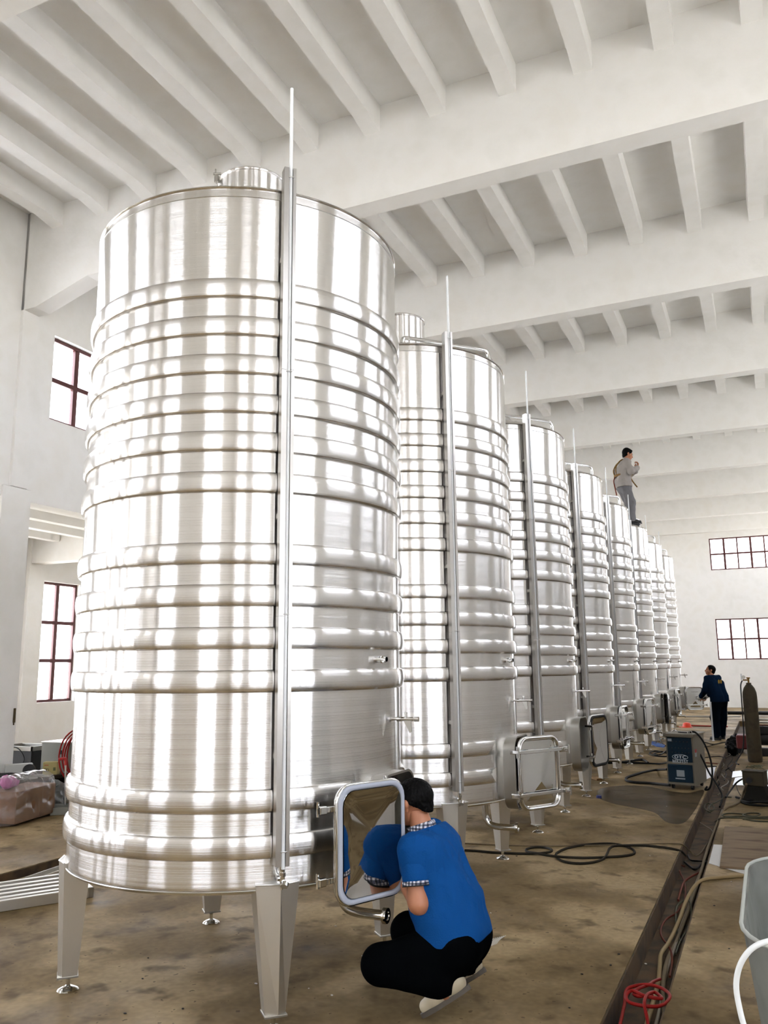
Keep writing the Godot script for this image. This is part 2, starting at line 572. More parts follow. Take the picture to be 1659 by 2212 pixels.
# window in a wall along z (axis 0) or along x (axis 2): frame, bars and single panes
func window(nr: int, axis: int, at: Vector3, len: float, hgt: float, cols: int, rows: int, fine: bool) -> void:
	var root := Node3D.new()
	root.name = "window_%d" % nr
	root.set_meta("kind", "structure")
	add_child(root)
	root.position = at
	if axis == 0: root.rotation.y = PI / 2      # local x runs along -z of the world
	var fr := G.new()
	var t := 0.05
	fr.box(Vector3(0, 0, -0.04), Vector3(len, t, 0.04), 0.006)
	fr.box(Vector3(0, hgt - t, -0.04), Vector3(len, hgt, 0.04), 0.006)
	fr.box(Vector3(0, t, -0.04), Vector3(t, hgt - t, 0.04), 0.006)
	fr.box(Vector3(len - t, t, -0.04), Vector3(len, hgt - t, 0.04), 0.006)
	part("frame", fr.mesh(), mats.window_paint, root)
	var cw := (len - 2 * t) / cols
	var rh := (hgt - 2 * t) / rows
	var bars := G.new()
	for c in range(1, cols):
		var b := G.new() if fine else bars
		var w := 0.042 if c % 2 == 1 else 0.028
		b.box(Vector3(t + cw * c - w, t, -0.032), Vector3(t + cw * c + w, hgt - t, 0.032), 0.005)
		if fine: part("mullion", b.mesh(), mats.window_paint, root)
	for r in range(1, rows):
		var b := G.new() if fine else bars
		b.box(Vector3(t, t + rh * r - 0.034, -0.03), Vector3(len - t, t + rh * r + 0.034, 0.03), 0.005)
		if fine: part("transom", b.mesh(), mats.window_paint, root)
	if not fine: part("glazing_bars", bars.mesh(), mats.window_paint, root)
	if fine:
		var pg := G.new()
		pg.box(Vector3(0, 0, -0.002), Vector3(cw - 0.02, rh - 0.02, 0.002))
		var pm := pg.mesh()
		for c in cols:
			for r in rows:
				var o := part("pane", pm, mats.pane, root)
				o.position = Vector3(t + cw * c + 0.01, t + rh * r + 0.01, 0)
	else:
		var pg := G.new()
		pg.box(Vector3(t, t, -0.002), Vector3(len - t, hgt - t, 0.002))
		part("pane", pg.mesh(), mats.pane, root)

func build_windows() -> void:
	var nr := 1
	for k in NBAY:
		var z := bay_z(k) - 0.61
		window(nr, 0, Vector3(WX0 - 0.12, HI0, z), 2.53, HI1 - HI0, 5, 2, k == 4); nr += 1
		window(nr, 0, Vector3(WX1 + 0.12, HI0, z), 2.53, HI1 - HI0, 5, 2, false); nr += 1
		if k < 3:
			window(nr, 0, Vector3(WX1 + 0.12, LO0, z), 2.53, LO1 - LO0, 5, 2, false); nr += 1
		for s in [0.39, 1.55, 2.7]:  # the two after the first are unseen, added to brighten the left side
			window(nr, 0, Vector3(SBX - 0.12, 1.07, bay_z(k) - s), 1.0, 2.32, 2, 3, k == 5 and s < 1.0); nr += 1
	for x in [-8.12, -1.69]:
		for z in [WZ0 - 0.1, WZ1 + 0.12]:
			window(nr, 2, Vector3(x, 5.28, z), 2.53, 1.27, 5, 2, z < 0 and x > -3); nr += 1
			window(nr, 2, Vector3(x, LO0, z), 2.53, LO1 - LO0, 5, 2, z < 0 and x > -3); nr += 1

# closed loops of equal length joined into a skin; smooth normals, doubled loops make creases
func loft(g: G, loops: Array, cap_a := false, cap_b := false, flip := 1.0) -> void:
	var m: int = loops[0].size()
	var k := loops.size()
	var nr := []
	for i in k:
		var row := PackedVector3Array(); row.resize(m)
		nr.append(row)
	var fn := func(a: Vector3, b: Vector3, c: Vector3, d: Vector3) -> Vector3:
		return (c - a).cross(d - b)
	for i in k - 1:
		for j in m:
			var j2 := (j + 1) % m
			var q: Vector3 = fn.call(loops[i][j], loops[i][j2], loops[i + 1][j2], loops[i + 1][j])
			if q.length() < 1e-10: continue
			q = q.normalized() * flip
			nr[i][j] += q; nr[i][j2] += q; nr[i + 1][j] += q; nr[i + 1][j2] += q
	for i in k - 1:
		for j in m:
			var j2 := (j + 1) % m
			var a: Vector3 = loops[i][j]; var b: Vector3 = loops[i][j2]
			var c: Vector3 = loops[i + 1][j2]; var d: Vector3 = loops[i + 1][j]
			if a.distance_to(d) < 1e-6 and b.distance_to(c) < 1e-6: continue
			g.tri(a, b, c, nr[i][j].normalized(), nr[i][j2].normalized(), nr[i + 1][j2].normalized())
			g.tri(a, c, d, nr[i][j].normalized(), nr[i + 1][j2].normalized(), nr[i + 1][j].normalized())
	for e in [[cap_a, 0, 1], [cap_b, k - 1, k - 2]]:
		if not e[0]: continue
		var mid := Vector3.ZERO
		var inner := Vector3.ZERO
		for p in loops[e[1]]: mid += p / m
		for p in loops[e[2]]: inner += p / m
		var s: Vector3 = (loops[e[1]][0] - mid).cross(loops[e[1]][m / 4] - mid)
		var up: Vector3 = s.normalized() * flip * (1.0 if e[1] > 0 else -1.0)
		for j in m: g.flat3(mid, loops[e[1]][j], loops[e[1]][(j + 1) % m], up)

# rounded rectangle in the yz plane at x
func rr(w: float, h: float, r: float, x: float, k := 5) -> PackedVector3Array:
	var o := PackedVector3Array()
	for p in rounded(w, h, minf(r, minf(w, h) * 0.499), k): o.push_back(Vector3(x, p.y, -p.x))
	return o

const RINGS := [3.728, 3.511, 3.294, 3.078, 2.868, 2.650, 2.275, 2.060, 1.845, 1.630]
const SEG := 128

func ring_profile(yc: float) -> PackedVector2Array:
	var o := PackedVector2Array()
	for q in [[-0.001, 0.056], [0.010, 0.0558], [0.0165, 0.0525], [0.0205, 0.046], [0.0235, 0.034], [0.0255, 0.018], [0.0262, 0.0]]:
		o.push_back(Vector2(TR + q[0], yc - q[1]))
	for i in range(5, -1, -1): o.push_back(Vector2(o[i].x, 2.0 * yc - o[i].y))
	return o

# jacket ring that stops before the manhole, its ends cut on the slant and closed by a facet
func open_ring(yc: float, end_low: float, end_high: float) -> ArrayMesh:
	var g := G.new()
	var p := ring_profile(yc)
	var fn := []
	for i in p.size():
		var d := p[mini(i + 1, p.size() - 1)] - p[maxi(i - 1, 0)]
		fn.append(Vector2(d.y, -d.x).normalized())
	var at := func(i: int, f: float) -> float:
		var e: float = lerpf(end_low, end_high, (p[i].y - yc + 0.056) / 0.112)
		return lerpf(PI - e, TAU + e, f)
	var pos := func(i: int, a: float) -> Vector3: return Vector3(sin(a) * p[i].x, p[i].y, cos(a) * p[i].x)
	var nor := func(i: int, a: float) -> Vector3: return Vector3(sin(a) * fn[i].x, fn[i].y, cos(a) * fn[i].x)
	for i in p.size() - 1:
		for k in SEG:
			var f0 := float(k) / SEG
			var f1 := float(k + 1) / SEG
			var a: float = at.call(i, f0); var b: float = at.call(i, f1)
			var c: float = at.call(i + 1, f1); var d: float = at.call(i + 1, f0)
			var h0 := float(i) * 0.014
			g.tri(pos.call(i, a), pos.call(i, b), pos.call(i + 1, c), nor.call(i, a), nor.call(i, b), nor.call(i + 1, c), Vector2(a, h0), Vector2(b, h0), Vector2(c, h0 + 0.014))
			g.tri(pos.call(i, a), pos.call(i + 1, c), pos.call(i + 1, d), nor.call(i, a), nor.call(i + 1, c), nor.call(i + 1, d), Vector2(a, h0), Vector2(c, h0 + 0.014), Vector2(d, h0 + 0.014))
	for s in [0.0, 1.0]:
		var stop: float = PI - deg_to_rad(70.5) if s == 0.0 else TAU + deg_to_rad(70.5)
		for i in p.size() - 1:
			var a: Vector3 = pos.call(i, at.call(i, s)); var b: Vector3 = pos.call(i + 1, at.call(i + 1, s))
			var r := TR + 0.001
			g.quad(a, b, Vector3(sin(stop) * r, p[i + 1].y, cos(stop) * r), Vector3(sin(stop) * r, p[i].y, cos(stop) * r), Vector3(sin(stop), 0, cos(stop)))
	return g.mesh()

func turn_y(a: float) -> Transform3D: return Transform3D(Basis(Vector3.UP, a), Vector3.ZERO)

var tank_meshes := {}
func make_tank_meshes() -> void:
	var M := tank_meshes
	var g := G.new()
	# shell with the opening behind the manhole left out
	var yo0 := 0.665
	var yo1 := 1.075
	var ha := asin(0.185 / TR)
	g.lathe(PackedVector2Array([Vector2(TR, yo1), Vector2(TR, 4.275)]), SEG)
	g.lathe(PackedVector2Array([Vector2(TR, yo0), Vector2(TR, yo1)]), SEG, PI / 2 + ha, PI / 2 + TAU - ha)
	g.lathe(PackedVector2Array([Vector2(0.0, 0.53), Vector2(0.5, 0.56), Vector2(TR - 0.05, 0.618), Vector2(TR - 0.012, 0.628), Vector2(TR, 0.645), Vector2(TR, yo0)]), SEG)
	M.shell = g.mesh()
	g = G.new()
	g.lathe(PackedVector2Array([Vector2(TR + 0.0015, 0.64), Vector2(TR + 0.005, 0.6435), Vector2(TR + 0.0015, 0.647)]), SEG)
	g.lathe(PackedVector2Array([Vector2(TR + 0.001, 4.272), Vector2(TR + 0.003, 4.2745), Vector2(TR + 0.001, 4.277)]), SEG)
	M.seam = g.mesh()
	g = G.new()
	g.lathe(PackedVector2Array([Vector2(TR, 4.275), Vector2(TR - 0.006, 4.325), Vector2(TR - 0.001, 4.328), Vector2(TR + 0.003, 4.333), Vector2(TR - 0.004, 4.342), Vector2(TR - 0.06, 4.372), Vector2(0.225, 4.63)]), SEG)
	M.top_cone = g.mesh()
	g = G.new()
	g.lathe(PackedVector2Array([Vector2(0.225, 4.6), Vector2(0.225, 4.915), Vector2(0.232, 4.918), Vector2(0.236, 4.925), Vector2(0.232, 4.932), Vector2(0.2, 4.95), Vector2(0.0, 4.985)]), 64)
	M.top_neck = g.mesh()
	g = G.new()                             # lid clamp
	g.cbox(Vector3(-0.17, 4.93, 0.175), Vector3(0.03, 0.05, 0.03), 0.004)
	g.cyl(Vector3(-0.19, 4.965, 0.19), Vector3(-0.14, 4.965, 0.17), 0.008, 8)
	g.cyl(Vector3(-0.175, 4.9, 0.185), Vector3(-0.175, 5.0, 0.185), 0.006, 8)
	M.lid_clamp = g.mesh()
	for y in RINGS:
		g = G.new()
		g.lathe(ring_profile(y), SEG)
		M["ring%d" % RINGS.find(y)] = g.mesh()
	M.ring10 = open_ring(1.055, deg_to_rad(62.9), deg_to_rad(69.2))
	M.ring11 = open_ring(0.842, deg_to_rad(68.4), deg_to_rad(63.0))
	# level gauge: a folded channel carrying a clear tube
	var a45 := turn_y(PI / 4)
	g = G.new(); g.t = a45
	var prof := PackedVector2Array([Vector2(-0.034, -0.06), Vector2(-0.034, 0.0), Vector2(-0.006, 0.0), Vector2(-0.006, -0.022), Vector2(0.016, -0.022), Vector2(0.016, 0.0), Vector2(0.034, 0.0), Vector2(0.034, -0.06), Vector2(0.031, -0.06), Vector2(0.031, -0.003), Vector2(0.019, -0.003), Vector2(0.019, -0.025), Vector2(-0.009, -0.025), Vector2(-0.009, -0.003), Vector2(-0.031, -0.003), Vector2(-0.031, -0.06)])
	g.t = a45 * Transform3D(Basis(Vector3(1, 0, 0), Vector3(0, 0, 1), Vector3(0, -1, 0)), Vector3(0, 0, TR + 0.095))
	var seams := [0.762, 1.95, 3.25, 4.43]
	for i in 3: g.prism(prof, -seams[i] - 0.001, -seams[i + 1] + 0.001)
	M.gauge_channel = g.mesh()
	g = G.new(); g.t = a45
	g.box(Vector3(-0.028, 0, TR - 0.002), Vector3(0.028, 0.03, TR + 0.07), 0.003)
	M.gauge_bracket = g.mesh()
	g = G.new(); g.t = a45
	g.cyl(Vector3(0.005, 0.75, TR + 0.085), Vector3(0.005, 4.93, TR + 0.085), 0.0095, 10)
	M.gauge_tube = g.mesh()
	g = G.new(); g.t = a45
	g.tube(smooth([Vector3(-0.011, 0, TR + 0.09), Vector3(-0.010, 0, TR + 0.098), Vector3(0.005, 0, TR + 0.101), Vector3(0.020, 0, TR + 0.098), Vector3(0.021, 0, TR + 0.09)], 3), 0.0022, 6)
	M.clip = g.mesh()
	g = G.new(); g.t = a45                   # small valve under the gauge
	var vz := TR + 0.075
	g.cyl(Vector3(0.004, 0.735, vz), Vector3(0.004, 0.765, vz), 0.014, 8)
	g.cyl(Vector3(0.004, 0.715, vz), Vector3(0.004, 0.735, vz), 0.017, 6)
	g.cbox(Vector3(0.002, 0.705, vz), Vector3(0.026, 0.03, 0.026), 0.004)
	g.cyl(Vector3(-0.02, 0.708, vz), Vector3(-0.008, 0.708, vz), 0.013, 8)
	g.cyl(Vector3(0.002, 0.705, TR - 0.005), Vector3(0.002, 0.705, vz), 0.011, 8)
	g.cyl(Vector3(0.016, 0.688, vz + 0.012), Vector3(0.008, 0.674, vz + 0.024), 0.02, 6)
	g.cone(Vector3(0.004, 0.69, vz), Vector3(0.003, 0.655, vz), 0.012, 0.006, 8)
	M.gauge_valve = g.mesh()
	# leg of folded plate, made at angle 0
	g = G.new()
	var sec := func(y: float, hw: float, zi: float, zo: float, zc: float) -> PackedVector3Array:
		return PackedVector3Array([Vector3(-hw, y, zi), Vector3(-hw, y, zo), Vector3(0.01, y, zc), Vector3(hw, y, zo), Vector3(hw, y, zi)])
	var up: PackedVector3Array = sec.call(0.668, 0.108, TR - 0.13, TR + 0.006, TR + 0.033)
	var dn: PackedVector3Array = sec.call(0.082, 0.05, 0.868, 0.945, 0.968)
	for i in 5: g.quad(up[i], dn[i], dn[(i + 1) % 5], up[(i + 1) % 5], [Vector3(-1, 0, 0), Vector3(-0.3, 0, 1), Vector3(0.3, 0, 1), Vector3(1, 0, 0), Vector3(0, 0, -1)][i])
	for i in range(1, 4):
		g.flat3(up[0], up[i], up[i + 1], Vector3.UP); g.flat3(dn[0], dn[i], dn[i + 1], Vector3.DOWN)
	M.leg = g.mesh()
	g = G.new()
	g.tube(PackedVector3Array([up[1] + Vector3(0, 0.001, 0), up[2] + Vector3(0, 0.001, 0), up[3] + Vector3(0, 0.001, 0)]), 0.004, 6)
	M.leg_weld = g.mesh()
	g = G.new()
	g.box(Vector3(-0.055, 0.074, 0.862), Vector3(0.055, 0.084, 0.97), 0.002)
	M.leg_plate = g.mesh()
	g = G.new(); g.t = Transform3D(Basis(), Vector3(0, 0, 0.911))
	g.lathe(PackedVector2Array([Vector2(0.022, 0.075), Vector2(0.022, 0.064), Vector2(0.012, 0.058), Vector2(0.010, 0.03), Vector2(0.016, 0.024)]), 14)
	M.foot_stem = g.mesh()
	g = G.new(); g.t = Transform3D(Basis(), Vector3(0, 0, 0.911))
	g.lathe(PackedVector2Array([Vector2(0.0, 0.026), Vector2(0.018, 0.025), Vector2(0.05, 0.012), Vector2(0.057, 0.004), Vector2(0.057, 0.0)]), 24)
	M.foot_pad = g.mesh()
	# manhole neck, facing +x, with the weld where it meets the shell
	g = G.new()
	var W := 0.44
	var H := 0.56
	var out := 1.035
	var skin := []
	var root := PackedVector3Array()
	for p in rounded(W, H, 0.1, 8): root.push_back(Vector3(sqrt(TR * TR - p.x * p.x) - 0.004, p.y, -p.x))
	skin.append(root)
	skin.append(rr(W, H, 0.1, out - 0.006, 8)); skin.append(rr(W, H, 0.1, out - 0.006, 8))
	skin.append(rr(W + 0.012, H + 0.012, 0.105, out - 0.003, 8)); skin.append(rr(W + 0.012, H + 0.012, 0.105, out, 8)); skin.append(rr(W + 0.012, H + 0.012, 0.105, out, 8))
	skin.append(rr(W - 0.012, H - 0.012, 0.095, out, 8)); skin.append(rr(W - 0.012, H - 0.012, 0.095, out, 8))
	skin.append(rr(W - 0.012, H - 0.012, 0.095, 0.93, 8))
	loft(g, skin)
	M.neck = g.mesh()
	g = G.new()
	g.tube(root, 0.004, 6, false, true)
	M.neck_weld = g.mesh()
	# door, hinge at the origin, panel towards -z, outside towards +x
	var dw := 0.455
	var dh := 0.575
	var dc := Transform3D(Basis(), Vector3(0, 0, -dw / 2))
	g = G.new(); g.t = dc
	loft(g, [rr(dw - 0.11, dh - 0.11, 0.06, -0.002), rr(dw - 0.075, dh - 0.075, 0.07, -0.003), rr(dw - 0.075, dh - 0.075, 0.07, -0.003), rr(dw - 0.07, dh - 0.07, 0.07, 0.0), rr(dw - 0.02, dh - 0.02, 0.08, 0.0), rr(dw - 0.006, dh - 0.006, 0.086, 0.002), rr(dw, dh, 0.09, 0.008), rr(dw - 0.004, dh - 0.004, 0.088, 0.016), rr(dw - 0.02, dh - 0.02, 0.08, 0.02), rr(dw - 0.06, dh - 0.06, 0.07, 0.02), rr(dw - 0.06, dh - 0.06, 0.07, 0.02), rr(dw - 0.075, dh - 0.075, 0.06, 0.012), rr(dw - 0.075, dh - 0.075, 0.06, 0.012), rr(dw - 0.16, dh - 0.15, 0.04, 0.012)], false, false)
	# pressed ridge on the outside
	var bw := (dw - 0.16) / 2
	var bh := (dh - 0.15) / 2
	var q := [Vector3(0.012, -bh, bw), Vector3(0.012, -bh, -bw), Vector3(0.012, bh, -bw), Vector3(0.012, bh, bw)]
	var ra := Vector3(0.034, -0.07, 0)
	var rb := Vector3(0.034, 0.07, 0)
	var ox := Vector3(1, 0, 0)
	g.quad(q[0], ra, rb, q[3], ox); g.quad(q[1], ra, rb, q[2], ox); g.flat3(q[0], q[1], ra, ox); g.flat3(q[2], q[3], rb, ox)
	M.door = g.mesh()
	g = G.new(); g.t = dc                    # polished inside, slightly dished
	var lp := []
	for i in 7:
		var f := float(i) / 6
		lp.append(rr(lerpf(0.02, dw - 0.075, f), lerpf(0.12, dh - 0.075, f), lerpf(0.009, 0.07, f), 0.006 - 0.012 * f * f - (0.004 if i == 6 else 0.0)))
	loft(g, lp, true, false, -1.0)
	M.door_inside = g.mesh()
	g = G.new(); g.t = dc
	loft(g, [rr(dw - 0.066, dh - 0.066, 0.072, -0.001), rr(dw - 0.066, dh - 0.066, 0.072, -0.008), rr(dw - 0.058, dh - 0.058, 0.076, -0.013), rr(dw - 0.028, dh - 0.028, 0.08, -0.013), rr(dw - 0.02, dh - 0.02, 0.083, -0.008), rr(dw - 0.02, dh - 0.02, 0.083, 0.001)])
	M.gasket = g.mesh()
	g = G.new(); g.t = dc
	g.tube(rr(dw - 0.03, dh - 0.03, 0.085, 0.026, 6), 0.011, 10, false, true)
	M.frame_tube = g.mesh()
	g = G.new(); g.t = dc                    # clamp bar across the outside with bracket and knob
	g.box(Vector3(0.036, -0.014, -dw / 2 - 0.05), Vector3(0.046, 0.014, dw / 2 + 0.012), 0.003)
	g.box(Vector3(0.03, -0.02, -dw / 2 - 0.075), Vector3(0.056, 0.02, -dw / 2 - 0.03), 0.006)
	g.cyl(Vector3(0.043, 0, -dw / 2 - 0.052), Vector3(0.085, 0, -dw / 2 - 0.052), 0.008, 8)
	g.cyl(Vector3(0.08, -0.035, -dw / 2 - 0.052), Vector3(0.08, 0.035, -dw / 2 - 0.052), 0.009, 8)
	M.clamp_bar = g.mesh()
	g = G.new(); g.t = dc
	g.cyl(Vector3(0.043, -0.04, dw / 2 + 0.022), Vector3(0.043, 0.04, dw / 2 + 0.022), 0.009, 10)
	g.box(Vector3(-0.045, -0.012, dw / 2 - 0.004), Vector3(0.05, 0.012, dw / 2 + 0.034), 0.004)
	M.hinge_lug = g.mesh()
	g = G.new()                              # hinge arm left on the neck of an open manhole
	g.box(Vector3(1.0, -0.016, 0.222), Vector3(1.075, 0.016, 0.25), 0.004)
	g.cyl(Vector3(1.06, -0.045, 0.238), Vector3(1.06, 0.045, 0.238), 0.012, 10)
	M.hinge = g.mesh()
	# outlet under the bottom, sampling tap, stub, pipe over the roof
	g = G.new()
	g.tube(smooth([Vector3(0.74, 0.62, 0.12), Vector3(0.74, 0.53, 0.12), Vector3(0.745, 0.47, 0.12), Vector3(0.775, 0.43, 0.12), Vector3(0.83, 0.415, 0.12), Vector3(0.9, 0.413, 0.12), Vector3(0.99, 0.413, 0.12)], 4), 0.026, 16)
	M.drain_pipe = g.mesh()
	g = G.new(); g.t = Transform3D(Basis(Vector3(0, 0, 1), -PI / 2), Vector3(0.985, 0.413, 0.12))
	g.lathe(PackedVector2Array([Vector2(0.0, 0.02), Vector2(0.022, 0.02), Vector2(0.024, 0.026), Vector2(0.039, 0.026), Vector2(0.041, 0.018), Vector2(0.041, 0.004), Vector2(0.03, 0.0)]), 20)
	M.flange = g.mesh()
	g = G.new(); g.t = turn_y(deg_to_rad(97)) * Transform3D(Basis(), Vector3(0, 1.4, TR))
	g.cyl(Vector3(0, 0, -0.01), Vector3(0, 0, 0.14), 0.009, 10)
	g.cyl(Vector3(0, 0, 0.02), Vector3(0, 0, 0.045), 0.015, 6)
	g.cyl(Vector3(0, 0, 0.05), Vector3(0, 0, 0.115), 0.012, 10)
	g.cyl(Vector3(0, 0, 0.125), Vector3(0, 0, 0.15), 0.016, 6)
	g.cyl(Vector3(0, 0, 0.075), Vector3(0, 0.03, 0.075), 0.008, 8)
	g.cyl(Vector3(-0.012, 0.032, 0.075), Vector3(0.012, 0.032, 0.075), 0.007, 8)
	M.tap = g.mesh()
	g = G.new(); g.t = turn_y(deg_to_rad(97)) * Transform3D(Basis(Vector3(0, 0, 1), Vector3(0, 1, 0), Vector3(-1, 0, 0)), Vector3(0, 1.4, TR))
	g.prism(PackedVector2Array([Vector2(0.06, -0.008), Vector2(0.105, -0.008), Vector2(0.105, -0.03), Vector2(0.108, -0.07), Vector2(0.097, -0.075)]), -0.006, 0.006)
	M.tap_lever = g.mesh()
	g = G.new(); g.t = turn_y(deg_to_rad(84)) * Transform3D(Basis(Vector3(1, 0, 0), PI / 2), Vector3(0, 1.735, TR))
	g.lathe(PackedVector2Array([Vector2(0.018, -0.01), Vector2(0.018, 0.02), Vector2(0.021, 0.022), Vector2(0.021, 0.03), Vector2(0.018, 0.032), Vector2(0.018, 0.06), Vector2(0.014, 0.06), Vector2(0.014, 0.0), Vector2(0.0, 0.0)]), 16)
	M.stub = g.mesh()
	g = G.new()
	g.tube(smooth([Vector3(0.17, 4.56, 0.38), Vector3(0.18, 4.6, 0.37), Vector3(0.22, 4.615, 0.335), Vector3(0.5, 4.6, 0.08), Vector3(0.74, 4.585, -0.13), Vector3(0.79, 4.57, -0.178), Vector3(0.805, 4.53, -0.19), Vector3(0.806, 4.46, -0.191), Vector3(0.806, 4.4, -0.191)], 5), 0.018, 12)
	M.roof_pipe = g.mesh()

func build_tanks() -> void:
	make_tank_meshes()
	var M := tank_meshes
	var labels := [
		"stainless steel wine tank whose mirror-like manhole door stands wide open beside the squatting man",
		"stainless steel wine tank with a ridged manhole door ajar, next to the squatting man's tank",
		"steel wine tank with its manhole door folded fully back, third tank from the squatting man",
		"stainless steel wine tank with closed manhole, fourth in the row from the squatting man",
		"stainless steel wine tank just before the one the man in grey stands on",
		"stainless steel wine tank with the man in grey standing on its roof",
		"stainless steel wine tank just behind the one the man in grey stands on",
		"stainless steel wine tank at the far wall's end of the row"]
	# [hinge on the near side?, opening angle, reach of the hinge]
	var doors := [[true, 204.0, Vector3(1.145, 0, 0.185)], [true, 31.0, Vector3(1.05, 0, 0.225)], [false, 166.0, Vector3(1.06, 0, -0.235)], [true, 4.0, Vector3(1.05, 0, 0.225)], [true, 12.0, Vector3(1.05, 0, 0.225)], [false, 14.0, Vector3(1.05, 0, -0.225)], [true, 6.0, Vector3(1.05, 0, 0.225)], [true, 60.0, Vector3(1.05, 0, 0.225)]]
	for i in 8:
		var t := base("wine_tank", Vector3(TX, 0, TZ - TS * i), labels[i], "tank", "row of stainless steel wine tanks")
		part("shell", M.shell, mats.brushed_steel, t)
		part("seam", M.seam, mats.weld, t)
		part("top_cone", M.top_cone, mats.ring_steel, t)
		var nk := part("top_neck", M.top_neck, mats.brushed_steel, t)
		part("lid_clamp", M.lid_clamp, mats.dull_steel, nk)
		for k in 12: part("jacket_ring", M["ring%d" % k], mats.ring_steel, t)
		var ch := part("gauge_channel", M.gauge_channel, mats.channel_steel, t)
		for y in [1.25, 2.46, 3.9]: part("bracket", M.gauge_bracket, mats.dull_steel, ch).position.y = y
		part("gauge_tube", M.gauge_tube, mats.clear_tube, ch, "clear plastic level tube")
		for y in [0.83, 1.96, 3.24, 4.37]: part("clip", M.clip, mats.bright_steel, ch).position.y = y
		part("gauge_valve", M.gauge_valve, mats.bright_steel, t)
		for k in 4:
			var l := part("leg", M.leg, mats.leg_steel, t)
			l.rotation.y = PI / 4 + PI / 2 * k
			part("weld_bead", M.leg_weld, mats.weld, l)
			part("leg_plate", M.leg_plate, mats.dull_steel, l)
			part("foot_stem", M.foot_stem, mats.bright_steel, l)
			part("foot_pad", M.foot_pad, mats.bright_steel, l)
		var mn := part("manhole_neck", M.neck, mats.dull_steel, t)
		mn.position.y = 0.84
		part("weld_bead", M.neck_weld, mats.weld, mn)
		var near: bool = doors[i][0]
		for y in ([-0.25, 0.25] if i == 0 else [-0.17, 0.17]):
			var hg := part("hinge", M.hinge, mats.bright_steel, mn)
			hg.position.y = y
			if not near: hg.scale.z = -1.0
		var d := part("manhole_door", M.door, mats.bright_steel, t)
		d.position = doors[i][2] + Vector3(0, 0.84, 0)
		var th := deg_to_rad(doors[i][1])
		if near: d.rotation.y = -th
		else:
			d.rotation.y = th
			d.scale.z = -1.0
		part("inside_panel", M.door_inside, mats.mirror_steel, d)
		part("gasket", M.gasket, mats.grey_rubber if i == 0 else mats.black_rubber, d)
		part("frame_tube", M.frame_tube, mats.bright_steel, d)
		for y in [-0.16, 0.17]:
			part("clamp_bar", M.clamp_bar, mats.bright_steel, d).position.y = y
			if i > 0: part("hinge_lug", M.hinge_lug, mats.bright_steel, d).position.y = y
		var dp := part("drain_pipe", M.drain_pipe, mats.bright_steel, t)
		part("flange", M.flange, mats.bright_steel, dp)
		var tp := part("sampling_tap", M.tap, mats.bright_steel, t)
		part("lever", M.tap_lever, mats.dull_steel, tp)
		part("stub_pipe", M.stub, mats.bright_steel, t)
		if i > 0: part("roof_pipe", M.roof_pipe, mats.bright_steel, t)

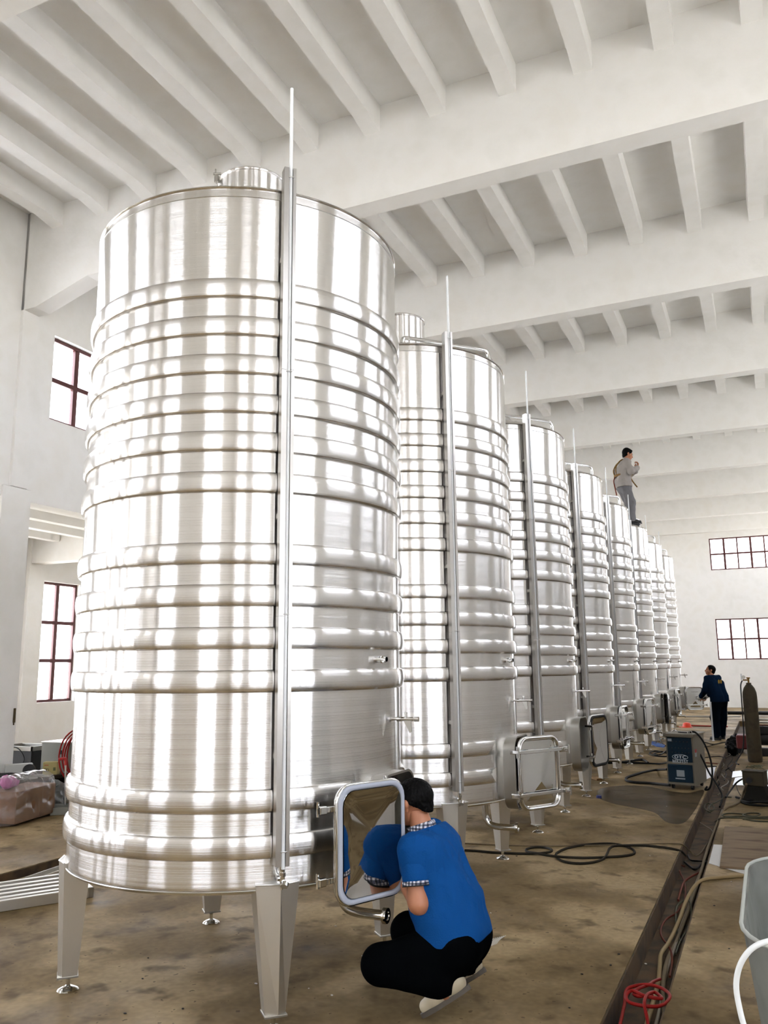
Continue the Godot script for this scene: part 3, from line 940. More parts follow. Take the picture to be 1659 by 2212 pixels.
# ------------------------------------------------------------------ soft bodies: tapered capsules and ellipsoids joined by a smooth minimum
# prims: [a, b, ra, rb] or [centre, radii, basis]; cuts: planes, what lies above them is cut off; wrinkle: [amount, frequency, seed]
func body_skin(g: G, prims: Array, cell: float, k: float, cuts := [], subs := [], wrinkle := []) -> void:
	var lo := Vector3(1e9, 1e9, 1e9)
	var hi := -lo
	var pad := k + 2.5 * cell
	var boxes := []
	for p in prims:
		var l: Vector3; var h: Vector3
		if p.size() == 4:
			var r := Vector3.ONE * maxf(p[2], p[3])
			l = (p[0] as Vector3).min(p[1]) - r; h = (p[0] as Vector3).max(p[1]) + r
		else:
			var r := Vector3.ONE * maxf(p[1].x, maxf(p[1].y, p[1].z))
			l = p[0] - r; h = p[0] + r
		boxes.append([l, h])
		lo = lo.min(l); hi = hi.max(h)
	lo -= Vector3.ONE * pad; hi += Vector3.ONE * pad
	var nx := int((hi.x - lo.x) / cell) + 2
	var ny := int((hi.y - lo.y) / cell) + 2
	var nz := int((hi.z - lo.z) / cell) + 2
	var f := PackedFloat32Array()
	f.resize(nx * ny * nz)
	f.fill(1.0)
	var sx := ny * nz
	for ip in prims.size():
		var p: Array = prims[ip]
		var l: Vector3 = (boxes[ip][0] - Vector3.ONE * pad - lo) / cell
		var h: Vector3 = (boxes[ip][1] + Vector3.ONE * pad - lo) / cell
		var cap := p.size() == 4
		var a: Vector3 = p[0]
		var ba := Vector3.ZERO
		var l2 := 1.0
		var ra := 0.0
		var dr := 0.0
		var inv := Basis()
		var er := Vector3.ONE
		var es := 1.0
		if cap:
			ba = (p[1] as Vector3) - a
			l2 = maxf(ba.length_squared(), 1e-8)
			ra = p[2]; dr = p[3] - p[2]
		else:
			er = p[1]; inv = (p[2] as Basis).inverse(); es = minf(er.x, minf(er.y, er.z))
		for i in range(maxi(0, int(l.x)), mini(nx - 1, int(h.x) + 1)):
			for j in range(maxi(0, int(l.y)), mini(ny - 1, int(h.y) + 1)):
				var row := i * sx + j * nz
				for m in range(maxi(0, int(l.z)), mini(nz - 1, int(h.z) + 1)):
					var q := Vector3(lo.x + i * cell, lo.y + j * cell, lo.z + m * cell) - a
					var d: float
					if cap:
						var t := clampf(q.dot(ba) / l2, 0.0, 1.0)
						d = (q - ba * t).length() - ra - dr * t
					else:
						var e := (inv * q) / er
						d = (e.length() - 1.0) * es
					var o := f[row + m]
					var w := maxf(k - absf(o - d), 0.0) / k
					f[row + m] = minf(o, d) - w * w * k * 0.25
	var fn: FastNoiseLite = null
	if wrinkle.size() > 0:
		fn = FastNoiseLite.new()
		fn.frequency = wrinkle[1]; fn.seed = wrinkle[2]; fn.fractal_octaves = 2
		fn.fractal_type = FastNoiseLite.FRACTAL_RIDGED
	if cuts.size() > 0 or subs.size() > 0 or fn != null:
		for i in nx:
			for j in ny:
				for m in nz:
					var id := i * sx + j * nz + m
					if f[id] >= pad: continue
					var q := Vector3(lo.x + i * cell, lo.y + j * cell, lo.z + m * cell)
					var d := f[id]
					if fn != null and d < 4.0 * cell: d -= wrinkle[0] * fn.get_noise_3dv(q * Vector3(1, 0.6, 1)) * (1.0 if wrinkle.size() < 4 else smoothstep(wrinkle[3], wrinkle[3] + 0.12, q.y))
					for c in cuts: d = maxf(d, (c as Plane).distance_to(q))
					for s in subs:
						var e: Vector3 = ((s[2] as Basis).inverse() * (q - s[0])) / s[1]
						d = maxf(d, -(e.length() - 1.0) * minf(s[1].x, minf(s[1].y, s[1].z)))
					f[id] = d
	# surface nets
	var at := PackedInt32Array()
	at.resize(nx * ny * nz)
	at.fill(-1)
	var vs := PackedVector3Array()
	var ns := PackedVector3Array()
	for i in nx - 1:
		for j in ny - 1:
			var row := i * sx + j * nz
			for m in nz - 1:
				var id := row + m
				var a0 := f[id]; var a1 := f[id + sx]; var a2 := f[id + nz]; var a3 := f[id + sx + nz]
				var b0 := f[id + 1]; var b1 := f[id + sx + 1]; var b2 := f[id + nz + 1]; var b3 := f[id + sx + nz + 1]
				var s := int(a0 < 0.0) + int(a1 < 0.0) + int(a2 < 0.0) + int(a3 < 0.0) + int(b0 < 0.0) + int(b1 < 0.0) + int(b2 < 0.0) + int(b3 < 0.0)
				if s == 0 or s == 8: continue
				var c := [a0, a1, a2, a3, b0, b1, b2, b3]
				var sum := Vector3.ZERO
				var cnt := 0
				for e in [[0, 1], [2, 3], [4, 5], [6, 7], [0, 2], [1, 3], [4, 6], [5, 7], [0, 4], [1, 5], [2, 6], [3, 7]]:
					var u: float = c[e[0]]
					var w: float = c[e[1]]
					if (u < 0.0) == (w < 0.0): continue
					var t := u / (u - w)
					var p := Vector3(e[0] & 1, (e[0] >> 1) & 1, (e[0] >> 2) & 1)
					var q := Vector3(e[1] & 1, (e[1] >> 1) & 1, (e[1] >> 2) & 1)
					sum += p.lerp(q, t)
					cnt += 1
				at[id] = vs.size()
				vs.push_back(lo + (Vector3(i, j, m) + sum / cnt) * cell)
				ns.push_back(Vector3(a1 + a3 + b1 + b3 - a0 - a2 - b0 - b2, a2 + a3 + b2 + b3 - a0 - a1 - b0 - b1, b0 + b1 + b2 + b3 - a0 - a1 - a2 - a3).normalized())
	for i in range(1, nx - 1):
		for j in range(1, ny - 1):
			var row := i * sx + j * nz
			for m in range(1, nz - 1):
				var id := row + m
				if at[id] < 0: continue
				var here := f[id] < 0.0
				if here != (f[id + sx] < 0.0): net_quad(g, vs, ns, at[id - nz - 1], at[id - 1], at[id], at[id - nz])
				if here != (f[id + nz] < 0.0): net_quad(g, vs, ns, at[id - sx - 1], at[id - 1], at[id], at[id - sx])
				if here != (f[id + 1] < 0.0): net_quad(g, vs, ns, at[id - sx - nz], at[id - nz], at[id], at[id - sx])

func net_quad(g: G, vs: PackedVector3Array, ns: PackedVector3Array, a: int, b: int, c: int, d: int) -> void:
	if a < 0 or b < 0 or c < 0 or d < 0: return
	g.tri(vs[a], vs[b], vs[c], ns[a], ns[b], ns[c])
	g.tri(vs[a], vs[c], vs[d], ns[a], ns[c], ns[d])

# a hand: palm, four fingers of their own lengths bent towards the palm's side, a thumb from the side of the palm
func hand_prims(w: Vector3, d: Vector3, palm: Vector3, curl: float, thumb_side: float) -> Array:
	d = d.normalized()
	palm = (palm - d * palm.dot(d)).normalized()
	var s := d.cross(palm) * thumb_side
	var o := []
	for k in 4:
		var off := s * (0.028 - 0.0185 * k)
		var kn := w + d * (0.088 - 0.004 * absf(k - 1.2)) + off
		o.append([w + off * 0.6 + d * 0.008, kn, 0.0155, 0.0115])
		var dir := d
		var p := kn
		var ln: float = [0.072, 0.08, 0.074, 0.058][k]
		for q in 3:
			dir = dir.rotated(d.cross(palm).normalized(), curl * [0.8, 1.1, 0.8][q])
			var e: Vector3 = p + dir * ln * [0.45, 0.31, 0.24][q]
			o.append([p, e, 0.0098 - 0.0009 * q, 0.0092 - 0.0009 * q])
			p = e
	var tb := w + d * 0.024 + s * 0.024
	var t1 := tb + (d * 0.6 + s * 0.75 + palm * 0.25).normalized() * 0.042
	var t2 := t1 + (d * 0.85 + s * 0.2 + palm * 0.5).normalized() * 0.032
	var t3 := t2 + (d * 0.8 - s * 0.05 + palm * 0.6).normalized() * 0.026
	o.append([tb, t1, 0.014, 0.0115]); o.append([t1, t2, 0.0112, 0.0102]); o.append([t2, t3, 0.0102, 0.0085])
	return o

# a head: skull, jaw, nose, brow, lips and ears. f looks forward, u up
func head_prims(c: Vector3, f: Vector3, u: Vector3) -> Array:
	f = f.normalized()
	u = (u - f * u.dot(f)).normalized()
	var s := f.cross(u)
	var b := Basis(f, u, s)
	var P := func(x: float, y: float, z: float) -> Vector3: return c + f * x + u * y + s * z
	var o := [[P.call(-0.008, 0.03, 0), Vector3(0.096, 0.085, 0.076), b], [P.call(0.03, -0.035, 0), Vector3(0.062, 0.078, 0.06), b],
		[P.call(0.055, -0.088, 0.012), P.call(0.055, -0.088, -0.012), 0.024, 0.024],
		[P.call(0.088, 0.0, 0), P.call(0.106, -0.034, 0), 0.009, 0.0125], [P.call(0.098, -0.036, 0.012), P.call(0.098, -0.036, -0.012), 0.008, 0.008],
		[P.call(0.078, 0.018, 0.034), P.call(0.078, 0.018, -0.034), 0.014, 0.014],
		[P.call(0.083, -0.06, 0.018), P.call(0.083, -0.06, -0.018), 0.008, 0.008], [P.call(0.08, -0.068, 0.015), P.call(0.08, -0.068, -0.015), 0.008, 0.008],
		[P.call(0.062, -0.025, 0.04), P.call(0.04, -0.035, 0.055), 0.02, 0.018], [P.call(0.062, -0.025, -0.04), P.call(0.04, -0.035, -0.055), 0.02, 0.018]]
	for q in [-1.0, 1.0]:
		o.append([P.call(-0.002, 0.018, q * 0.077), P.call(-0.012, 0.012, q * 0.09), 0.013, 0.009])
		o.append([P.call(-0.012, 0.012, q * 0.09), P.call(-0.002, -0.03, q * 0.079), 0.009, 0.009])
		o.append([P.call(-0.004, 0.02, q * 0.083), P.call(-0.014, -0.008, q * 0.09), 0.008, 0.007])
	return o

func shoe_local() -> Array:        # toe at +x, sole at y 0
	return [[Vector3(-0.005, 0.045, 0), Vector3(0.05, 0.055, 0), 0.036, 0.04], [Vector3(0.03, 0.05, 0), Vector3(0.13, 0.045, 0), 0.04, 0.041], [Vector3(0.12, 0.042, 0.006), Vector3(0.2, 0.036, 0.004), 0.04, 0.034],
		[Vector3(-0.012, 0.07, 0), Vector3(0.05, 0.085, 0), 0.03, 0.034]]

func sole_mesh() -> ArrayMesh:
	var g := G.new()
	var o := PackedVector2Array()
	for i in 28:
		var a := TAU * i / 28
		var x := 0.098 + 0.148 * cos(a)
		o.push_back(Vector2(x, (0.047 if x > 0.1 else 0.04) * sin(a)))
	g.t = Transform3D(Basis(Vector3(1, 0, 0), Vector3(0, 0, -1), Vector3(0, 1, 0)), Vector3.ZERO)
	g.prism(o, 0.0, 0.022)
	return g.mesh()

func eye_pair(o: Node3D, c: Vector3, f: Vector3, u: Vector3, at0: Vector3) -> void:
	f = f.normalized(); u = (u - f * u.dot(f)).normalized()
	var s := f.cross(u)
	for q in [-1.0, 1.0]:
		var g := G.new()
		g.ball(c - at0 + f * 0.079 + u * 0.002 + s * q * 0.031, Vector3(0.0095, 0.0085, 0.0095), 6, 8)
		part("eye", g.mesh(), mat("eye", Color(0.10, 0.07, 0.05), 0.25), o)

func build_people() -> void:
	var skin := mat("skin", Color(0.66, 0.435, 0.31), 0.5, 0.0)
	var hair := mat("hair", Color(0.022, 0.019, 0.018), 0.55, 0.0, {"metallic_specular": 0.2})
	squatting_man(skin, hair)
	blue_man(skin, hair)
	grey_man(skin, hair)

func place(g: G, at0: Vector3) -> G:
	g.t = Transform3D(Basis(), -at0)
	return g

func squatting_man(skin: Material, hair: Material) -> void:
	var A := Vector3(-1.6, 0, -4.27)
	var o := base("person", A, "man in blue polo shirt squatting with his head at the open manhole", "person")
	var hipL := Vector3(-1.52, 0.345, -4.17); var hipR := Vector3(-1.52, 0.345, -4.37)
	var knL := Vector3(-1.88, 0.235, -4.08); var anL := Vector3(-1.545, 0.135, -4.12)
	var knR := Vector3(-1.87, 0.295, -4.43); var anR := Vector3(-1.50, 0.15, -4.40)
	var shL := Vector3(-1.70, 0.79, -4.10); var elL := Vector3(-1.66, 0.545, -4.055); var wrL := Vector3(-1.845, 0.63, -4.24)
	var shR := Vector3(-1.73, 0.80, -4.45); var elR := Vector3(-1.68, 0.56, -4.53); var wrR := Vector3(-1.84, 0.635, -4.44)
	var hd := Vector3(-1.765, 0.985, -4.275)
	var face := Vector3(-0.97, -0.12, -0.2)
	var up := Vector3(-0.12, 1, 0)
	var torso := [[Vector3(-1.54, 0.38, -4.22), Vector3(-1.60, 0.52, -4.22), 0.13, 0.135], [Vector3(-1.54, 0.38, -4.32), Vector3(-1.60, 0.52, -4.32), 0.13, 0.135],
		[Vector3(-1.60, 0.52, -4.22), Vector3(-1.665, 0.72, -4.2), 0.13, 0.115], [Vector3(-1.60, 0.52, -4.32), Vector3(-1.67, 0.72, -4.35), 0.13, 0.115],
		[Vector3(-1.665, 0.74, -4.16), Vector3(-1.675, 0.745, -4.39), 0.095, 0.095], [Vector3(-1.69, 0.79, -4.14), Vector3(-1.71, 0.795, -4.41), 0.06, 0.06]]
	var neck := [Vector3(-1.70, 0.80, -4.27), Vector3(-1.745, 0.93, -4.275), 0.062, 0.056]
	var g := place(G.new(), A)
	body_skin(g, torso + [neck, [shL, elL, 0.05, 0.043], [elL, wrL, 0.044, 0.029], [shR, elR, 0.05, 0.042], [elR, wrR, 0.041, 0.028], [hipL, knL, 0.075, 0.05], [knL, anL, 0.05, 0.034], [hipR, knR, 0.075, 0.05], [knR, anR, 0.05, 0.034]], 0.012, 0.035)
	body_skin(g, head_prims(hd, face, up), 0.0045, 0.014)
	body_skin(g, hand_prims(wrL, Vector3(-0.9, 0.1, -0.1), Vector3(-0.1, -1, 0), 0.4, 1.0), 0.004, 0.008)
	body_skin(g, hand_prims(wrR, Vector3(-0.9, 0.1, 0.05), Vector3(-0.1, -1, 0), 0.4, -1.0), 0.004, 0.008)
	part("body", g.mesh(), skin, o)
	# cropped hair, thin at the temple and crown
	g = place(G.new(), A)
	var f := face.normalized()
	var u := (up - f * up.dot(f)).normalized()
	body_skin(g, [[hd - f * 0.012 + u * 0.034, Vector3(0.1015, 0.09, 0.0825), Basis(f, u, f.cross(u))], [hd - f * 0.055 - u * 0.03, hd - f * 0.045 - u * 0.055, 0.052, 0.04], [hd - f * 0.01 + u * 0.02 + f.cross(u) * 0.03, hd - f * 0.01 + u * 0.02 - f.cross(u) * 0.03, 0.06, 0.06]], 0.005, 0.02,
		[Plane(f * 0.95 + u * -0.3, (f * 0.95 + u * -0.3).dot(hd + f * 0.03 + u * 0.03)), Plane((f * 0.75 - u).normalized(), (f * 0.75 - u).normalized().dot(hd - f * 0.034 - u * 0.006)), Plane(-u, (-u).dot(hd - u * 0.07))], [], [0.004, 40.0, 5])
	part("hair", g.mesh(), hair, o)
	eye_pair(o, hd, face, up, A)
	var blue := mat("polo_blue", Color(0.06, 0.26, 0.49), 0.8, 0.0, {"metallic_specular": 0.15})
	blue.heightmap_enabled = true
	blue.heightmap_texture = noise_tex(61, 0.11, [Color(0, 0, 0), Color(1, 1, 1)], 256, 3)
	blue.heightmap_scale = 0.15
	triplanar(blue, 3.0)
	var slL := shL.lerp(elL, 0.6)
	var slR := shR.lerp(elR, 0.6)
	g = place(G.new(), A)
	var shirt := []
	for p in torso: shirt.append([p[0], p[1], p[2] + 0.022, p[3] + 0.018])
	shirt.append([Vector3(-1.545, 0.33, -4.2), Vector3(-1.575, 0.45, -4.21), 0.158, 0.152]); shirt.append([Vector3(-1.545, 0.33, -4.34), Vector3(-1.575, 0.45, -4.33), 0.158, 0.152])
	shirt.append([shL, shL.lerp(elL, 0.18), 0.066, 0.06]); shirt.append([shR, shR.lerp(elR, 0.18), 0.066, 0.06])
	shirt.append([Vector3(-1.70, 0.81, -4.27), Vector3(-1.715, 0.85, -4.272), 0.085, 0.07])
	var ndir := (Vector3(-1.745, 0.93, -4.275) - Vector3(-1.70, 0.80, -4.27)).normalized()
	for e in [[shL, slL, elL], [shR, slR, elR]]:
		var ax: Vector3 = (e[2] - e[0]).normalized()
		body_skin(g, [[e[0] - ax * 0.01, e[2], 0.07, 0.069]], 0.0085, 0.02, [Plane(ax, ax.dot(e[1]))], [], [0.006, 6.0, 13])
	body_skin(g, shirt, 0.0105, 0.045, [Plane(Vector3(0.12, -1, 0).normalized(), Vector3(0.12, -1, 0).normalized().dot(Vector3(-1.55, 0.345, -4.27))), Plane(ndir, ndir.dot(Vector3(-1.717, 0.857, -4.27)))], [], [0.014, 5.0, 9, 0.4])
	part("polo_shirt", g.mesh(), blue, o)
	# gingham on collar and cuffs
	var ging := mat("gingham", Color(1, 1, 1), 0.8)
	var im := Image.create(64, 64, false, Image.FORMAT_RGB8)
	for y in 64:
		for x in 64:
			var q := int(x < 32) + int(y < 32)
			im.set_pixel(x, y, [Color(0.88, 0.88, 0.9), Color(0.32, 0.34, 0.42), Color(0.03, 0.035, 0.06)][q])
	ging.albedo_texture = ImageTexture.create_from_image(im)
	triplanar(ging, 55.0, false)
	g = place(G.new(), A)
	band(g, Vector3(-1.724, 0.866, -4.272), ndir, Vector3(0.07, 0, 0.073), 0.034, 0.006)
	var col := part("collar", g.mesh(), ging, o, "black and white checked collar")
	var piping := mat("navy_piping", Color(0.02, 0.025, 0.05), 0.7)
	g = place(G.new(), A)
	band(g, Vector3(-1.719, 0.848, -4.272), ndir, Vector3(0.073, 0, 0.076), 0.006, 0.006)
	part("piping", g.mesh(), piping, col)
	for e in [[slL, (elL - shL).normalized()], [slR, (elR - shR).normalized()]]:
		g = place(G.new(), A)
		band(g, e[0] + e[1] * 0.006, e[1], Vector3(0.066, 0, 0.066), 0.019, 0.005)
		var cuff := part("cuff", g.mesh(), ging, o, "black and white checked sleeve cuff")
		g = place(G.new(), A)
		band(g, e[0] + e[1] * 0.018, e[1], Vector3(0.067, 0, 0.067), 0.005, 0.005)
		part("piping", g.mesh(), piping, cuff)
	var tr := mat("dark_trousers", Color(0.02, 0.024, 0.03), 0.9, 0.0, {"metallic_specular": 0.06})
	g = place(G.new(), A)
	body_skin(g, [[hipL + Vector3(0.0, 0.0, -0.01), hipR + Vector3(0.0, 0, 0.01), 0.13, 0.13], [hipL, knL, 0.115, 0.086], [knL, anL + Vector3(-0.02, 0.035, 0), 0.09, 0.066], [hipR, knR, 0.115, 0.09], [knR, anR + Vector3(-0.02, 0.035, 0), 0.092, 0.062], [hipL + Vector3(-0.02, -0.06, 0), anL + Vector3(-0.07, 0.08, 0), 0.105, 0.08], [hipR + Vector3(-0.02, -0.06, 0), anR + Vector3(-0.07, 0.08, 0), 0.105, 0.08]], 0.011, 0.04,
		[Plane(Vector3(0.42, -0.9, 0).normalized(), Vector3(0.42, -0.9, 0).normalized().dot(Vector3(-1.56, 0.118, -4.1)))], [], [0.002, 4.0, 21])
	part("trousers", g.mesh(), tr, o)
	var shoe := mat("cream_shoe", Color(0.66, 0.615, 0.52), 0.5)
	var solm := mat("shoe_sole", Color(0.30, 0.275, 0.24), 0.7)
	var sole := sole_mesh()
	for s in [[Vector3(-1.665, 0.012, -4.12), 33.0, 0.1], [Vector3(-1.665, 0.012, -4.40), 33.0, -0.05]]:
		g = G.new()
		body_skin(g, shoe_local(), 0.006, 0.03, [Plane(Vector3(0, -1, 0), -0.018)])
		var xf := Transform3D(Basis(Vector3.UP, PI + s[2]) * Basis(Vector3(0, 0, 1), -deg_to_rad(s[1])), Vector3.ZERO)
		xf.origin = (s[0] as Vector3) - A - xf.basis * Vector3(0.235, 0.0, 0)
		var sh := part("shoe", g.mesh(), shoe, o)
		sh.transform = xf
		part("sole", sole, solm, sh)
		for k in 2:
			g = G.new()
			for q in [-1.0, 1.0]: g.cyl(Vector3(0.09 + 0.03 * k, 0.055, q * 0.036), Vector3(0.09 + 0.03 * k, 0.056, q * 0.0425), 0.004, 8)
			part("eyelet", g.mesh(), mats.black_rubber, sh)

# a ring of cloth round an axis
func band(g: G, c: Vector3, axis: Vector3, r: Vector3, h: float, th: float) -> void:
	axis = axis.normalized()
	var s := axis.cross(Vector3(0, 0, 1)).normalized()
	var w := axis.cross(s)
	var loops := []
	for p in [[0.0, -0.5], [th, -0.5], [th * 1.3, 0.0], [th, 0.5], [0.0, 0.5], [0.0, -0.5]]:
		var l := PackedVector3Array()
		for i in 28:
			var a := TAU * i / 28
			l.push_back(c + axis * h * p[1] + s * cos(a) * (r.x + p[0]) + w * sin(a) * (r.z + p[0]))
		loops.append(l)
	loft(g, loops, false, false, -1.0)

func standing(o: Node3D, A: Vector3, J: Dictionary, skin: Material, hair: Material, topm: Material, legm: Material, shoem: Material, long_hair := false) -> void:
	var g := place(G.new(), A)
	var wid: Vector3 = (J.shL - J.shR) * 0.28
	var tor := [[J.pelvis + wid * 0.8, J.chest + wid, 0.105, 0.105], [J.pelvis - wid * 0.8, J.chest - wid, 0.105, 0.105], [J.shL.lerp(J.shR, 0.12), J.shR.lerp(J.shL, 0.12), 0.06, 0.06]]
	var nk := [J.shL.lerp(J.shR, 0.5), J.head - J.up * 0.06 - J.face * 0.015, 0.06, 0.052]
	body_skin(g, tor + [nk, [J.shL, J.elL, 0.045, 0.038], [J.elL, J.wrL, 0.038, 0.027], [J.shR, J.elR, 0.045, 0.038], [J.elR, J.wrR, 0.038, 0.027], [J.hipL, J.knL, 0.07, 0.05], [J.knL, J.anL, 0.05, 0.034], [J.hipR, J.knR, 0.07, 0.05], [J.knR, J.anR, 0.05, 0.034]], 0.018, 0.04)
	body_skin(g, head_prims(J.head, J.face, J.up), 0.0065, 0.014)
	body_skin(g, hand_prims(J.wrL, J.hdL, J.pmL, 0.75, 1.0), 0.0055, 0.008)
	body_skin(g, hand_prims(J.wrR, J.hdR, J.pmR, 0.75, -1.0), 0.0055, 0.008)
	part("body", g.mesh(), skin, o)
	g = place(G.new(), A)
	var f: Vector3 = J.face.normalized()
	var u: Vector3 = (J.up - f * J.up.dot(f)).normalized()
	var hp := [[J.head - f * 0.012 + u * 0.036, Vector3(0.103, 0.092, 0.084), Basis(f, u, f.cross(u))], [J.head - f * 0.05 - u * 0.03, J.head - f * 0.045 - u * (0.075 if long_hair else 0.055), 0.055, 0.042]]
	if long_hair: hp.append([J.head + f * 0.03 + u * 0.05, J.head - f * 0.03 + u * 0.07, 0.075, 0.08])
	var n1 := (f * 0.95 - u * 0.3).normalized()
	var n2 := (f * 0.75 - u).normalized()
	body_skin(g, hp, 0.007, 0.02, [Plane(n1, n1.dot(J.head + f * (0.065 if long_hair else 0.05) + u * 0.03)), Plane(n2, n2.dot(J.head - f * 0.0 - u * 0.014))])
	part("hair", g.mesh(), hair, o)
	eye_pair(o, J.head, J.face, J.up, A)
	g = place(G.new(), A)
	var top := []
	for p in tor: top.append([p[0], p[1], p[2] + 0.03, p[3] + 0.028])
	top.append([J.pelvis + wid * 0.9 - Vector3(0, 0.1, 0), J.pelvis + wid * 0.9, 0.145, 0.135]); top.append([J.pelvis - wid * 0.9 - Vector3(0, 0.1, 0), J.pelvis - wid * 0.9, 0.145, 0.135])
	for s in ["L", "R"]:
		top.append([J["sh" + s], J["el" + s], 0.068, 0.058]); top.append([J["el" + s], J["el" + s].lerp(J["wr" + s], 0.9), 0.058, 0.048])
	top.append([nk[0], nk[0].lerp(nk[1], 0.55), 0.078, 0.07])
	body_skin(g, top, 0.014, 0.04, [Plane(Vector3(0, -1, 0), -(J.pelvis.y - 0.1)), Plane((nk[1] - nk[0]).normalized(), (nk[1] - nk[0]).normalized().dot(nk[0].lerp(nk[1], 0.5)))], [], [0.014, 4.5, 31])
	part("jacket", g.mesh(), topm, o)
	g = place(G.new(), A)
	body_skin(g, [[J.hipL, J.hipR, 0.125, 0.125], [J.hipL, J.knL, 0.108, 0.092], [J.knL, J.anL, 0.092, 0.078], [J.hipR, J.knR, 0.108, 0.092], [J.knR, J.anR, 0.092, 0.078]], 0.014, 0.04, [Plane(Vector3(0, -1, 0), -(minf(J.anL.y, J.anR.y) - 0.045))], [], [0.013, 4.2, 41])
	part("trousers", g.mesh(), legm, o)
	var sole := sole_mesh()
	for s in ["L", "R"]:
		g = G.new()
		body_skin(g, shoe_local(), 0.008, 0.03, [Plane(Vector3(0, -1, 0), -0.018)])
		var sh := part("shoe", g.mesh(), shoem, o)
		var b: Vector3 = J.body
		sh.transform = Transform3D(Basis(Vector3.UP, atan2(-b.z, b.x)), Vector3(J["an" + s].x, A.y, J["an" + s].z) - A - b.normalized() * 0.04)
		part("sole", sole, mats.black_rubber, sh)

func blue_man(skin: Material, hair: Material) -> void:
	var A := Vector3(-1.1, 0, -20.66)
	var o := base("person", A, "man in dark blue work clothes standing in the aisle with a tool in his hands", "person")
	var f := Vector3(-0.84, 0, -0.54)
	var s := f.cross(Vector3.UP)             # his right
	var P := func(x: float, y: float, z: float) -> Vector3: return A + f * x + Vector3(0, y, 0) + s * z
	var J := {"body": f, "face": Vector3(-0.86, 0.22, 0.18), "up": Vector3(0.2, 1, 0), "head": P.call(0.10, 1.52, 0), "pelvis": P.call(-0.08, 0.93, 0), "chest": P.call(0.0, 1.2, 0),
		"shL": P.call(0.06, 1.345, -0.19), "shR": P.call(0.06, 1.345, 0.19), "elL": P.call(0.12, 1.06, -0.23), "elR": P.call(0.12, 1.06, 0.23), "wrL": P.call(0.33, 0.93, -0.1), "wrR": P.call(0.33, 0.93, 0.1),
		"hdL": f * 0.8 + Vector3(0, -0.45, 0), "hdR": f * 0.8 + Vector3(0, -0.45, 0), "pmL": s, "pmR": -s,
		"hipL": P.call(-0.07, 0.84, -0.09), "hipR": P.call(-0.07, 0.84, 0.09), "knL": P.call(0.0, 0.47, -0.11), "knR": P.call(-0.04, 0.47, 0.11), "anL": P.call(-0.06, 0.09, -0.15), "anR": P.call(0.03, 0.09, 0.13)}
	var navy := mat("navy_cloth", Color(0.04, 0.115, 0.195), 0.9, 0.0, {"metallic_specular": 0.1})
	standing(o, A, J, skin, hair, navy, mat("navy_trousers", Color(0.022, 0.06, 0.1), 0.9, 0.0, {"metallic_specular": 0.08}), mat("black_shoe", Color(0.02, 0.02, 0.02), 0.5))
	for w in [["wrL", "hdL"], ["wrR", "hdR"]]:    # work gloves over the wrists
		var g := place(G.new(), A)
		g.tube(PackedVector3Array([J[w[0]] - (J[w[1]] as Vector3).normalized() * 0.05, J[w[0]] + (J[w[1]] as Vector3).normalized() * 0.02, J[w[0]] + (J[w[1]] as Vector3).normalized() * 0.09]), [0.052, 0.046, 0.044], 12)
		part("glove_cuff", g.mesh(), mat("white_glove", Color(0.72, 0.72, 0.70), 0.8), o)
	# print across the shoulder blades, two small yellow characters
	for k in 2:
		var g := G.new()
		for q in [[0, 0.05, 0.05, 0.062], [0, 0.02, 0.05, 0.03], [0, -0.005, 0.05, 0.004], [0, -0.005, 0.01, 0.062], [0.04, -0.005, 0.05, 0.062], [0.02, -0.02, 0.03, 0.075]]:
			g.box(Vector3(q[0], q[1], 0), Vector3(q[2], q[3], 0.002))
		var n := part("print_mark", g.mesh(), mat("yellow_print", Color(0.72, 0.55, 0.05), 0.7), o)
		var back := Basis(-s, Vector3.UP, (-s).cross(Vector3.UP))
		n.transform = Transform3D(back, (P.call(-0.135, 1.245, -0.02 + 0.075 * k) as Vector3) - A)

